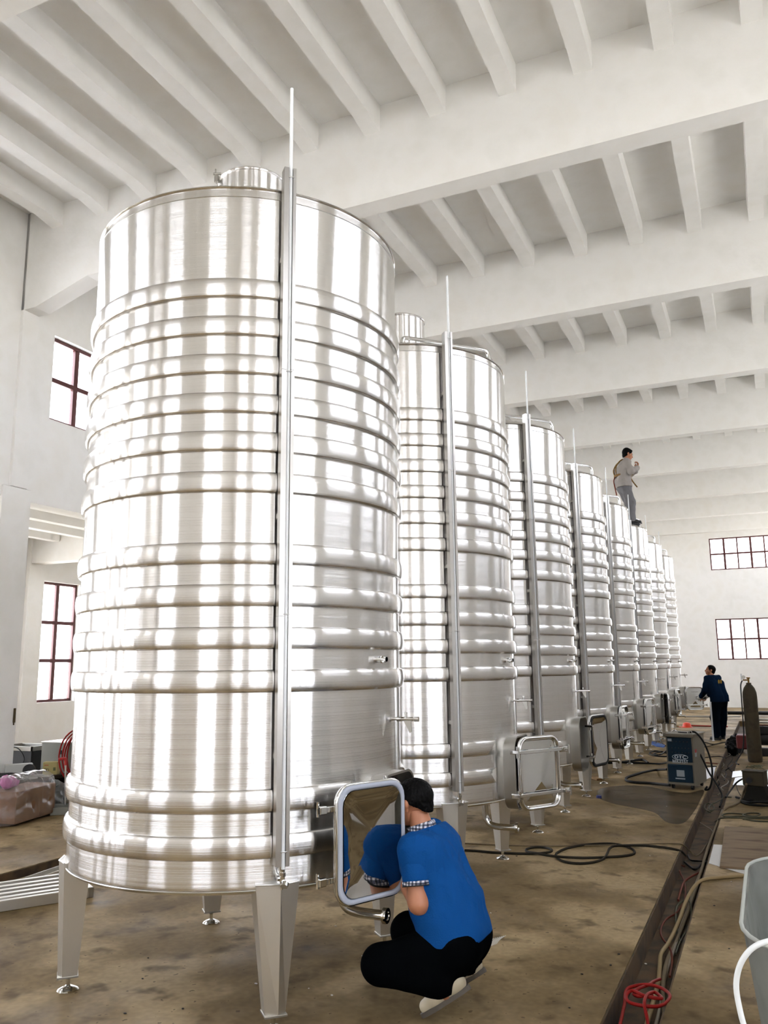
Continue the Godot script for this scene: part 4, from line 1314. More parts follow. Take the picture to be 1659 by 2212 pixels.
func grey_man(skin: Material, hair: Material) -> void:
	var A := Vector3(-2.27, 4.452, -17.18)
	var o := base("person", A, "man in pale grey work clothes and safety harness standing on a tank roof", "person")
	var f := Vector3(0.93, 0, -0.36)
	var s := f.cross(Vector3.UP)
	var P := func(x: float, y: float, z: float) -> Vector3: return A + f * x + Vector3(0, y, 0) + s * z
	var J := {"body": f, "face": Vector3(0.9, -0.18, -0.38), "up": Vector3(-0.05, 1, 0), "head": P.call(0.03, 1.455, 0), "pelvis": P.call(-0.09, 0.86, 0), "chest": P.call(-0.1, 1.1, 0),
		"shL": P.call(-0.04, 1.27, -0.18), "shR": P.call(-0.04, 1.27, 0.18), "elL": P.call(0.06, 1.05, -0.24), "elR": P.call(0.02, 1.05, 0.26), "wrL": P.call(0.2, 1.13, -0.05), "wrR": P.call(0.2, 1.16, 0.08),
		"hdL": Vector3(0.2, 0.8, 0.2) + s * 0.3, "hdR": Vector3(0.1, 0.9, 0), "pmL": -f, "pmR": -f,
		"hipL": P.call(-0.08, 0.79, -0.085), "hipR": P.call(-0.08, 0.79, 0.085), "knL": P.call(0.03, 0.44, -0.1), "knR": P.call(-0.0, 0.44, 0.1), "anL": P.call(0.02, 0.09, -0.11), "anR": P.call(0.0, 0.09, 0.11)}
	var cloth := mat("pale_grey_cloth", Color(0.56, 0.535, 0.515), 0.9)
	standing(o, A, J, skin, hair, cloth, mat("grey_trousers", Color(0.40, 0.395, 0.40), 0.9), mat("black_shoe", Color(0.02, 0.02, 0.02), 0.5), true)
	var web := mat("harness_web", Color(0.46, 0.34, 0.15), 0.8)
	var belt := place(G.new(), A)
	band(belt, P.call(-0.095, 1.0, 0), Vector3.UP, Vector3(0.165, 0, 0.2), 0.05, 0.008)
	var bp := part("harness_belt", belt.mesh(), web, o, "tan harness belt")
	var bk := place(G.new(), A)
	bk.t = Transform3D(Basis(f, Vector3.UP, s), (P.call(0.07, 1.0, 0.02) as Vector3) - A)
	bk.cbox(Vector3.ZERO, Vector3(0.03, 0.07, 0.06), 0.005)
	part("buckle", bk.mesh(), mats.dull_steel, bp)
	for q in [-1.0, 1.0]:
		var g := place(G.new(), A)
		g.tube(smooth([P.call(-0.23, 1.0, q * 0.07), P.call(-0.25, 1.15, q * 0.1), P.call(-0.16, 1.3, q * 0.11), P.call(-0.03, 1.345, q * 0.11), P.call(0.05, 1.25, q * 0.11), P.call(0.08, 1.0, q * 0.1)], 4), 0.013, 6)
		part("shoulder_strap", g.mesh(), web, o)
	var g2 := place(G.new(), A)
	g2.tube(smooth([P.call(-0.24, 1.02, 0.03), P.call(-0.29, 0.9, 0.04), P.call(-0.27, 0.72, 0.05), P.call(-0.25, 0.6, 0.05)], 4), 0.012, 6)
	part("lanyard", g2.mesh(), mat("red_lanyard", Color(0.45, 0.2, 0.13), 0.8), o)
	var g3 := place(G.new(), A)
	g3.tube(smooth([P.call(0.05, 0.95, 0.06), P.call(0.1, 0.86, 0.06), P.call(0.17, 0.76, 0.06)], 4), 0.014, 6)
	part("strap_end", g3.mesh(), web, o)
	# spectacles
	var g4 := place(G.new(), A)
	var hf: Vector3 = J.face.normalized()
	var hs := hf.cross(Vector3.UP).normalized()
	for q in [-1.0, 1.0]:
		var c: Vector3 = J.head + hf * 0.098 + Vector3(0, 0.004, 0) + hs * q * 0.032
		var ring := PackedVector3Array()
		for i in 12: ring.push_back(c + hs * cos(TAU * i / 12) * 0.025 + Vector3(0, sin(TAU * i / 12) * 0.02, 0))
		g4.tube(ring, 0.002, 5, false, true)
		g4.cyl(c + hs * q * 0.025, J.head + hs * q * 0.085 + Vector3(0, 0.012, 0), 0.002, 5)
	part("spectacles", g4.mesh(), mats.dull_steel, o)

func text_mesh(s: String, size: float, depth := 0.003) -> TextMesh:
	var t := TextMesh.new()
	var f := SystemFont.new()
	f.font_names = PackedStringArray(["Droid Sans"])
	f.font_weight = 700
	t.font = f
	t.text = s
	t.font_size = 64
	t.pixel_size = size / 64.0
	t.depth = depth
	return t

func build_aisle_things() -> void:
	welding_machine()
	gas_cylinder()
	# plywood on a white board beside the drain
	var wood := mat("plywood", Color(1, 1, 1), 0.7, 0.0, {"metallic_specular": 0.3})
	wood.albedo_texture = noise_tex(71, 0.012, [Color(0.30, 0.225, 0.155), Color(0.43, 0.36, 0.275), Color(0.47, 0.40, 0.31), Color(0.46, 0.385, 0.295)], 256, 5)
	wood.uv1_scale = Vector3(0.5, 2.4, 1)
	var g := G.new()
	g.box(Vector3(0, 0, -1.86), Vector3(1.05, 0.018, 0), 0.002)
	var ply := obj("plywood_sheet", g, wood, "stained brown plywood sheet lying flat beside the floor drain", "board")
	ply.position = Vector3(-0.50, 0.005, -7.9)
	ply.rotation.y = 0.02
	var white := mat("white_board", Color(0.75, 0.745, 0.73), 0.6)
	g = G.new()
	g.prism(PackedVector2Array([Vector2(-0.60, 8.87), Vector2(0.25, 8.95), Vector2(0.3, 7.70), Vector2(-0.3, 7.76), Vector2(-0.595, 8.06)]), 0, 0.004)
	g.t = Transform3D()
	var wb := obj("white_board", g, white, "white board sticking out from under the plywood sheet", "board")
	wb.transform = Transform3D(Basis(Vector3(1, 0, 0), Vector3(0, 0, -1), Vector3(0, 1, 0)), Vector3(0, 0.0005, 0))
	# thin bright sheets left on the floor either side of the drain behind the welder
	var sheet_metal := mat("white_reflection", Color(0.86, 0.87, 0.89), 0.35)  # polished steel sheets, their white reflection put into the base colour
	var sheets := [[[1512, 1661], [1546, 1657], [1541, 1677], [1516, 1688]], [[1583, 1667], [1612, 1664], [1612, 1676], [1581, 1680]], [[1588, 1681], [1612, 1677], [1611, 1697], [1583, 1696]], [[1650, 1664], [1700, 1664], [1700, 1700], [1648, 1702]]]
	var sl := ["steel sheet coloured white for its reflection, on the floor between welder and drain", "steel sheet coloured white for its reflection, left of the cable box, upper strip", "steel sheet coloured white for its reflection, left of the cable box, lower strip", "steel sheet coloured white for its reflection, right of the cable box"]
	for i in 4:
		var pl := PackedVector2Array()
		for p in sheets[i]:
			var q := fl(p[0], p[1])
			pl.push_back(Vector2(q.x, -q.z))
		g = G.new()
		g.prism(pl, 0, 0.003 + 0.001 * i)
		var s := obj("whitened_steel_sheet", g, sheet_metal, sl[i], "sheet_metal", "white sheets on the floor")
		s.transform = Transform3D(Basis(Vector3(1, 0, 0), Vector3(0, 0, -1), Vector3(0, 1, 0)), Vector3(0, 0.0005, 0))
	cable_box()
	red_compressor()
	bin()
	# white plastic tube standing upright in front of the blue man
	g = G.new()
	var b := az(1541, 1599, -20.25)
	b.y = 0
	g.box(Vector3(-0.018, 0, -0.018), Vector3(0.018, 0.84, 0.018), 0.004)
	g.box(Vector3(-0.03, 0, -0.03), Vector3(0.03, 0.012, 0.03), 0.003)
	obj("white_post", g, mat("white_plastic", Color(0.82, 0.83, 0.84), 0.4), "white square post standing upright in front of the blue-clad man", "post").position = b
	# grinder held by the blue man
	var gr := base("angle_grinder", Vector3(-1.2, 0.905, -20.66) + Vector3(-0.84, 0, -0.54) * 0.47 + Vector3(0.1, 0, 0), "black angle grinder held in the blue-clad man's gloves", "tool")
	gr.rotation.y = PI - 0.57
	g = G.new(); g.tube(PackedVector3Array([Vector3(-0.2, 0.0, 0), Vector3(-0.1, 0, 0), Vector3(-0.08, 0, 0), Vector3(0.03, 0, 0)]), [0.024, 0.024, 0.034, 0.034], 12)
	part("motor_body", g.mesh(), mats.black_rubber, gr)
	g = G.new(); g.cyl(Vector3(0.06, -0.04, 0), Vector3(0.06, 0.03, 0), 0.032, 12); g.cyl(Vector3(0.06, -0.046, 0), Vector3(0.06, -0.04, 0), 0.06, 20)
	part("head_and_disc", g.mesh(), mats.dull_steel, gr)
	# things on the far floor
	var rust := mat("red_paint", Color(0.55, 0.13, 0.05), 0.6)
	g = G.new()
	var a := fl(1490, 1569); var c := fl(1572, 1571)
	g.tube(PackedVector3Array([a + Vector3(0, 0.02, 0), c + Vector3(0, 0.02, 0)]), 0.02, 8)
	obj("red_pole", g, rust, "thin red pole lying across the far aisle floor", "pole")
	g = G.new()
	g.ball(Vector3(0, 0.07, 0), Vector3(0.085, 0.07, 0.075), 8, 12)
	var cc := fl(1484, 1571)
	var helm := base("hard_hat", Vector3(cc.x, 0, cc.z), "orange hard hat on the floor at the end of the red pole", "helmet")
	g = G.new(); g.lathe(PackedVector2Array([Vector2(0.155, 0.0), Vector2(0.155, 0.008), Vector2(0.115, 0.018), Vector2(0.108, 0.07), Vector2(0.08, 0.115), Vector2(0.0, 0.135)]), 20)
	part("dome", g.mesh(), mat("orange_plastic", Color(0.85, 0.22, 0.06), 0.4), helm)
	g = G.new(); g.box(Vector3(-0.24, 0.002, -0.05), Vector3(-0.1, 0.012, 0.05), 0.003)
	part("peak", g.mesh(), mats.orange_plastic, helm)
	g = G.new()
	a = fl(1459, 1571); c = fl(1480, 1571)
	g.box(Vector3(a.x, 0, a.z - 0.06), Vector3(c.x - 0.16, 0.05, c.z + 0.06), 0.004)
	obj("timber_batten", g, mat("pale_timber", Color(0.50, 0.38, 0.22), 0.8), "short pale timber batten beside the orange hard hat", "timber")
	var bars := [[[1572, 1543], [1700, 1545], 0.05, "dark"], [[1440, 1549], [1600, 1549], 0.02, "steel"], [[1640, 1541], [1720, 1543], 0.04, "dark"], [[1636, 1556], [1720, 1557], 0.025, "steel"], [[1638, 1562], [1720, 1564], 0.025, "steel"], [[1640, 1568], [1720, 1571], 0.025, "rust"], [[1636, 1574], [1720, 1577], 0.025, "steel"]]
	var bl := ["long dark steel bar on the floor by the far wall, left of the gas cylinder", "thin steel pipe lying across the aisle under the last tank", "dark steel bar on the floor by the far wall, right of the gas cylinder", "steel pipe beyond the gas cylinder, farthest of its four", "steel pipe beyond the gas cylinder, second farthest of its four", "rusty pipe beyond the gas cylinder, among bright ones", "steel pipe beyond the gas cylinder, nearest the compressor"]
	for i in bars.size():
		g = G.new()
		var y: float = bars[i][2]
		g.tube(PackedVector3Array([fl(bars[i][0][0], bars[i][0][1]) + Vector3(0, y, 0), fl(bars[i][1][0], bars[i][1][1]) + Vector3(0, y, 0)]), y, 8)
		obj("steel_pipe", g, {"dark": mat("dark_iron", Color(0.09, 0.085, 0.08), 0.6, 0.6), "steel": mats.dull_steel, "rust": mat("rusty_iron", Color(0.32, 0.19, 0.11), 0.75, 0.3)}[bars[i][3]], bl[i], "pipe")
	# blue plastic sheet under the tanks
	g = G.new()
	var pts := [[1408, 1603], [1422, 1606], [1437, 1612], [1434, 1615], [1418, 1613], [1407, 1608]]
	var pl2 := PackedVector2Array()
	for p in pts:
		var q := fl(p[0], p[1])
		pl2.push_back(Vector2(q.x, -q.z))
	g.prism(pl2, 0, 0.02)
	obj("blue_tarp", g, mat("blue_tarp", Color(0.05, 0.28, 0.55), 0.6), "scrap of bright blue tarpaulin on the floor behind the welder", "tarp").transform = Transform3D(Basis(Vector3(1, 0, 0), Vector3(0, 0, -1), Vector3(0, 1, 0)), Vector3(0, 0.001, 0))
	g = G.new()
	g.lathe(PackedVector2Array([Vector2(0.0, 0.034), Vector2(0.03, 0.034), Vector2(0.034, 0.03), Vector2(0.036, 0.0)]), 16)
	var cp := fl(1294, 1724)
	obj("plastic_stopper", g, mat("blue_cap", Color(0.03, 0.07, 0.30), 0.5), "small dark blue plastic stopper lying on the floor", "stopper").position = Vector3(cp.x, 0, cp.z)
	# open tool case under the third tank: a tan offcut
	g = G.new()
	g.box(Vector3(-0.06, 0, -0.12), Vector3(0.06, 0.03, 0.12), 0.004)
	var oc := fl(1290, 1684)
	var of := obj("timber_offcut", g, mats.pale_timber, "small tan timber offcut on the floor under the third tank's door", "timber")
	of.position = Vector3(oc.x, 0, oc.z)
	of.rotation.y = 0.6

func welding_machine() -> void:
	var o := base("welding_machine", Vector3(-1.195, 0, -12.47), "blue-fronted grey welding machine on small castors beside the floor drain", "welder", "", -0.2)
	var W := 0.37
	var D := 0.56
	var grey := mat("machine_grey", Color(0.40, 0.375, 0.32), 0.55)
	var blue := mat("machine_blue", Color(0.035, 0.14, 0.20), 0.45, 0.0, {"metallic_specular": 0.3})
	var g := G.new()
	g.prism(PackedVector2Array([Vector2(0, 0.06), Vector2(D, 0.06), Vector2(D, 0.715), Vector2(0.03, 0.715), Vector2(0.03, 0.36), Vector2(0, 0.34)]), -W / 2, W / 2)
	var body := part("cabinet", g.mesh(), grey, o)
	body.rotation.y = PI / 2
	g = G.new()                                 # lid with folded lip
	g.box(Vector3(-W / 2 - 0.022, 0.715, -D - 0.015), Vector3(W / 2 + 0.022, 0.735, 0.0), 0.005)
	g.box(Vector3(-W / 2 - 0.022, 0.69, -0.02), Vector3(W / 2 + 0.022, 0.72, 0.004), 0.004)
	part("lid", g.mesh(), grey, o)
	g = G.new(); g.box(Vector3(-W / 2 + 0.02, 0.36, -0.034), Vector3(W / 2 - 0.02, 0.685, -0.02), 0.004)
	var pan := part("control_panel", g.mesh(), blue, o, "dark blue control panel")
	g = G.new()
	g.t = Transform3D(Basis(Vector3.UP, PI / 2), Vector3.ZERO)
	g.prism(PackedVector2Array([Vector2(0.01, 0.34), Vector2(-0.015, 0.31), Vector2(-0.015, 0.1), Vector2(0.01, 0.085)]), -W / 2 + 0.02, W / 2 - 0.02)
	var low := part("lower_panel", g.mesh(), blue, o, "dark blue lower door")
	var dots := mat("panel_dark", Color(0.008, 0.02, 0.035), 0.5)
	for r in [[0.63, 5, 0.05], [0.545, 6, 0.045], [0.485, 6, 0.045]]:
		for k in r[1]:
			g = G.new(); g.cyl(Vector3(-0.02, 0, 0) * 0 + Vector3((k - (r[1] - 1) / 2.0) * r[2] + 0.01, r[0], -0.021), Vector3((k - (r[1] - 1) / 2.0) * r[2] + 0.01, r[0], -0.012), 0.007, 8)
			part("knob", g.mesh(), dots, pan)
	g = G.new(); g.box(Vector3(-W / 2 + 0.03, 0.63, -0.021), Vector3(-W / 2 + 0.085, 0.665, -0.018))
	part("name_plate", g.mesh(), mat("plate_white", Color(0.55, 0.58, 0.6), 0.5), pan)
	var lw := mat("logo_white", Color(0.72, 0.76, 0.78), 0.5)
	g = G.new()
	var ring := PackedVector3Array()
	for i in 32: ring.push_back(Vector3(cos(TAU * i / 32) * 0.105, 0.425 + sin(TAU * i / 32) * 0.034, -0.019))
	g.tube(ring, 0.0035, 6, false, true)
	part("logo_ring", g.mesh(), lw, pan)
	var t := part("logo_letters", text_mesh("OTC", 0.062), lw, pan)
	t.position = Vector3(0, 0.425, -0.0185)
	t.scale = Vector3(1.35, 0.9, 1)
	t = part("model_letters", text_mesh("MR315T", 0.058), lw, pan)
	t.position = Vector3(0.0, 0.368, -0.012)
	g = G.new(); g.box(Vector3(-0.05, 0.17, 0.0152), Vector3(0.055, 0.255, 0.018))
	part("label_sheet", g.mesh(), mats.plate_white, low)
	g = G.new(); g.box(Vector3(-0.07, 0.135, 0.0152), Vector3(0.06, 0.152, 0.019))
	part("label_strip", g.mesh(), mats.plate_white, low)
	g = G.new(); g.box(Vector3(W / 2, 0.43, -0.16), Vector3(W / 2 + 0.003, 0.53, -0.08))
	var st := part("sticker", g.mesh(), mats.plate_white, o, "red and white warning sticker")
	g = G.new(); g.box(Vector3(W / 2 + 0.001, 0.485, -0.16), Vector3(W / 2 + 0.0045, 0.53, -0.08))
	part("sticker_band", g.mesh(), mat("sticker_red", Color(0.62, 0.07, 0.05), 0.5), st)
	for x in [-1.0, 1.0]:
		for z in [-0.06, -D + 0.06]:
			g = G.new()
			g.cyl(Vector3(x * 0.13 - 0.014, 0.036, z), Vector3(x * 0.13 + 0.014, 0.036, z), 0.036, 16)
			g.box(Vector3(x * 0.13 - 0.02, 0.03, z - 0.016), Vector3(x * 0.13 + 0.02, 0.065, z + 0.016), 0.003)
			part("castor", g.mesh(), mats.black_rubber, o)
	g = G.new()
	ring = PackedVector3Array()
	for i in 16: ring.push_back(Vector3(W / 2 - 0.03 + cos(TAU * i / 16) * 0.018, 0.755 + sin(TAU * i / 16) * 0.02, -0.06))
	g.tube(ring, 0.005, 6, false, true)
	part("lifting_eye", g.mesh(), mats.dull_steel, o)
	g = G.new(); g.box(Vector3(-0.03, 0.735, -0.2), Vector3(0.07, 0.75, -0.17), 0.004); g.cyl(Vector3(-0.06, 0.742, -0.22), Vector3(0.0, 0.742, -0.19), 0.007, 8)
	var tw := obj("torch_lead_plug", g, mats.black_rubber, "black cable plug lying on the welding machine's lid", "plug")
	tw.transform = o.transform

func gas_cylinder() -> void:
	var c := fl(1632, 1646)
	var o := base("gas_cylinder", Vector3(c.x, 0, c.z), "tall olive-grey gas cylinder with a gauge on its valve", "cylinder")
	var paint := mat("cylinder_paint", Color(0.265, 0.24, 0.185), 0.6, 0.0, {"metallic_specular": 0.3})
	paint.albedo_texture = noise_tex(81, 0.02, [Color(0.75, 0.75, 0.75), Color(1, 1, 1), Color(0.95, 0.9, 0.85)], 256, 4)
	triplanar(paint, 1.5)
	var g := G.new()
	g.lathe(PackedVector2Array([Vector2(0, 0.01), Vector2(0.1, 0.0), Vector2(0.115, 0.012), Vector2(0.118, 0.05), Vector2(0.118, 1.1), Vector2(0.112, 1.18), Vector2(0.09, 1.25), Vector2(0.06, 1.295), Vector2(0.042, 1.315), Vector2(0.042, 1.34), Vector2(0.02, 1.345), Vector2(0, 1.345)]), 32)
	part("bottle", g.mesh(), paint, o)
	var brass := mat("brass", Color(0.55, 0.42, 0.22), 0.4, 0.9)
	g = G.new()
	g.cyl(Vector3(0, 1.34, 0), Vector3(0, 1.42, 0), 0.016, 10)
	g.cyl(Vector3(-0.03, 1.425, 0), Vector3(0.03, 1.425, 0), 0.012, 10)
	g.cyl(Vector3(0, 1.39, 0), Vector3(-0.09, 1.39, 0.01), 0.013, 10)
	var v := part("valve", g.mesh(), brass, o)
	g = G.new(); g.cyl(Vector3(-0.075, 1.44, 0.015), Vector3(-0.075, 1.44, 0.045), 0.032, 16); g.cyl(Vector3(-0.075, 1.4, 0.02), Vector3(-0.075, 1.43, 0.03), 0.008, 8)
	part("gauge", g.mesh(), mats.dull_steel, v)
	g = G.new(); g.cyl(Vector3(-0.11, 1.39, 0.01), Vector3(-0.11, 1.50, 0.01), 0.012, 10)
	part("flow_tube", g.mesh(), mats.clear_tube, v)
	g = G.new()
	g.tube(smooth([Vector3(-0.1, 1.38, 0.02), Vector3(-0.13, 1.3, 0.03), Vector3(-0.135, 1.1, 0.05), Vector3(-0.14, 0.75, 0.06), Vector3(-0.15, 0.45, 0.08), Vector3(-0.19, 0.2, 0.12), Vector3(-0.3, 0.014, 0.25), Vector3(-0.25, 0.012, 0.6)], 5), 0.011, 8)
	obj("gas_hose", g, mats.black_rubber, "black hose hanging down the side of the gas cylinder", "hose").position = o.position

func cable_box() -> void:
	var o := base("cable_box", Vector3(-0.25, 0, -11.75), "dusty olive junction box on a flared dark stand among cables", "box", "", -0.25)
	var olive := mat("olive_box", Color(0.235, 0.215, 0.165), 0.7, 0.0, {"metallic_specular": 0.25})
	var g := G.new(); g.box(Vector3(-0.125, 0.19, -0.1), Vector3(0.125, 0.36, 0.1), 0.012)
	var b := part("body", g.mesh(), olive, o)
	g = G.new(); g.box(Vector3(-0.13, 0.355, -0.105), Vector3(0.13, 0.372, 0.105), 0.006)
	part("lid", g.mesh(), olive, b)
	g = G.new()
	var lo := [Vector3(-0.14, 0, 0.14), Vector3(0.2, 0, 0.14), Vector3(0.2, 0, -0.14), Vector3(-0.14, 0, -0.14)]
	var hi := [Vector3(-0.07, 0.2, 0.08), Vector3(0.11, 0.2, 0.08), Vector3(0.11, 0.2, -0.08), Vector3(-0.07, 0.2, -0.08)]
	for i in 4: g.quad(lo[i], lo[(i + 1) % 4], hi[(i + 1) % 4], hi[i], [Vector3(0, 0, 1), Vector3(1, 0, 0), Vector3(0, 0, -1), Vector3(-1, 0, 0)][i])
	part("stand", g.mesh(), mat("dark_stand", Color(0.10, 0.095, 0.075), 0.8, 0.0, {"metallic_specular": 0.25}), o)
	g = G.new(); g.cyl(Vector3(-0.04, 0.26, 0.095), Vector3(-0.04, 0.26, 0.13), 0.035, 14)
	part("cable_gland", g.mesh(), mats.black_rubber, b)
	var rng := RandomNumberGenerator.new(); rng.seed = 4
	for k in 5:                                 # loose strands on top
		g = G.new()
		var p := []
		var c := Vector3(rng.randf_range(-0.08, 0.06), 0.38, rng.randf_range(-0.05, 0.05))
		for i in 7: p.append(c + Vector3(cos(i * 1.1 + k) * 0.05 * rng.randf_range(0.7, 1.5), 0.01 + 0.045 * absf(sin(i * 0.9 + k)), sin(i * 1.1 + k) * 0.05))
		g.tube(smooth(p, 4), 0.004, 6)
		part("wire", g.mesh(), mat("pale_green_wire", Color(0.36, 0.37, 0.27), 0.6), o)

func red_compressor() -> void:
	var c := fl(1617, 1630)
	var o := base("compressor", Vector3(c.x, 0, c.z - 0.3), "small dirty red compressor on the floor behind the gas cylinder", "machine")
	var red := mat("compressor_red", Color(0.36, 0.055, 0.05), 0.55)
	var g := G.new(); g.box(Vector3(-0.2, 0.08, -0.2), Vector3(0.14, 0.34, 0.2), 0.03)
	part("housing", g.mesh(), red, o)
	g = G.new(); g.t = Transform3D(Basis(Vector3(0, 0, 1), PI / 2), Vector3(0.3, 0.26, 0)); g.lathe(PackedVector2Array([Vector2(0, -0.22), Vector2(0.1, -0.22), Vector2(0.11, -0.2), Vector2(0.11, 0.2), Vector2(0, 0.22)]), 20)
	part("motor", g.mesh(), mats.black_rubber, o)
	g = G.new(); g.cyl(Vector3(0.12, 0.4, 0), Vector3(0.3, 0.5, 0), 0.02, 8); g.box(Vector3(0.14, 0.36, -0.08), Vector3(0.45, 0.5, 0.08), 0.01)
	part("filter_box", g.mesh(), mat("dark_olive", Color(0.055, 0.055, 0.045), 0.7), o)
	for x in [-0.14, 0.08]:
		for z in [-0.16, 0.16]:
			g = G.new(); g.cyl(Vector3(x, 0.055, z - 0.02), Vector3(x, 0.055, z + 0.02), 0.055, 14)
			part("wheel", g.mesh(), mats.black_rubber, o)
	g = G.new()
	for q in [[0, 0], [0.5, 0]]: g.box(Vector3(q[0] - 0.1, 0.0, 0.24), Vector3(q[0] + 0.5, 0.14, 0.4), 0.02)
	obj("black_tray", g, mats.black_rubber, "low black tray standing before the red compressor", "tray").position = o.position + Vector3(0.1, 0, 0.15)

func bin() -> void:
	var o := base("plastic_bin", Vector3(0.40, 0, -3.45), "large open grey bin with a pale rim and tapering sides", "bin")
	var grey := mat("bin_grey", Color(0.46, 0.465, 0.44), 0.6, 0.0, {"metallic_specular": 0.3})
	grey.albedo_texture = noise_tex(91, 0.01, [Color(0.8, 0.8, 0.8), Color(1, 1, 1), Color(0.9, 0.9, 0.88)], 256, 4)
	triplanar(grey, 1.2)
	var L := func(w: float, h: float, r: float, y: float) -> PackedVector3Array:
		var q := PackedVector3Array()
		for p in rounded(w, h, r, 8): q.push_back(Vector3(p.x, y, -p.y))
		return q
	var g := G.new()
	loft(g, [L.call(0.82, 1.2, 0.25, 0.0), L.call(0.9, 1.3, 0.3, 0.02), L.call(1.08, 1.48, 0.35, 0.88), L.call(1.08, 1.48, 0.35, 0.88), L.call(1.06, 1.46, 0.34, 0.88), L.call(1.06, 1.46, 0.34, 0.88), L.call(0.88, 1.28, 0.29, 0.03), L.call(0.88, 1.28, 0.29, 0.03), L.call(0.4, 0.8, 0.1, 0.03)], true, true)
	part("body", g.mesh(), grey, o)
	g = G.new()
	g.tube(L.call(1.085, 1.485, 0.35, 0.884), 0.0065, 10, false, true)
	part("rim", g.mesh(), mat("pale_rim", Color(0.62, 0.63, 0.60), 0.5), o)
	g = G.new()
	g.tube(smooth([Vector3(0.25, 0.955, -2.66), Vector3(0.1, 0.985, -2.62), Vector3(0.0, 0.98, -2.6), Vector3(-0.08, 0.96, -2.59), Vector3(-0.125, 0.915, -2.59), Vector3(-0.146, 0.85, -2.6), Vector3(-0.141, 0.78, -2.6), Vector3(-0.125, 0.7, -2.59), Vector3(-0.1, 0.5, -2.55), Vector3(-0.08, 0.25, -2.5), Vector3(-0.03, 0.05, -2.45), Vector3(0.1, 0.013, -2.4), Vector3(0.5, 0.013, -2.3)], 6), 0.0075, 12)
	obj("white_hose", g, mat("white_hose", Color(0.86, 0.87, 0.86), 0.4), "white plastic hose looping down over the grey bin's rim", "hose")

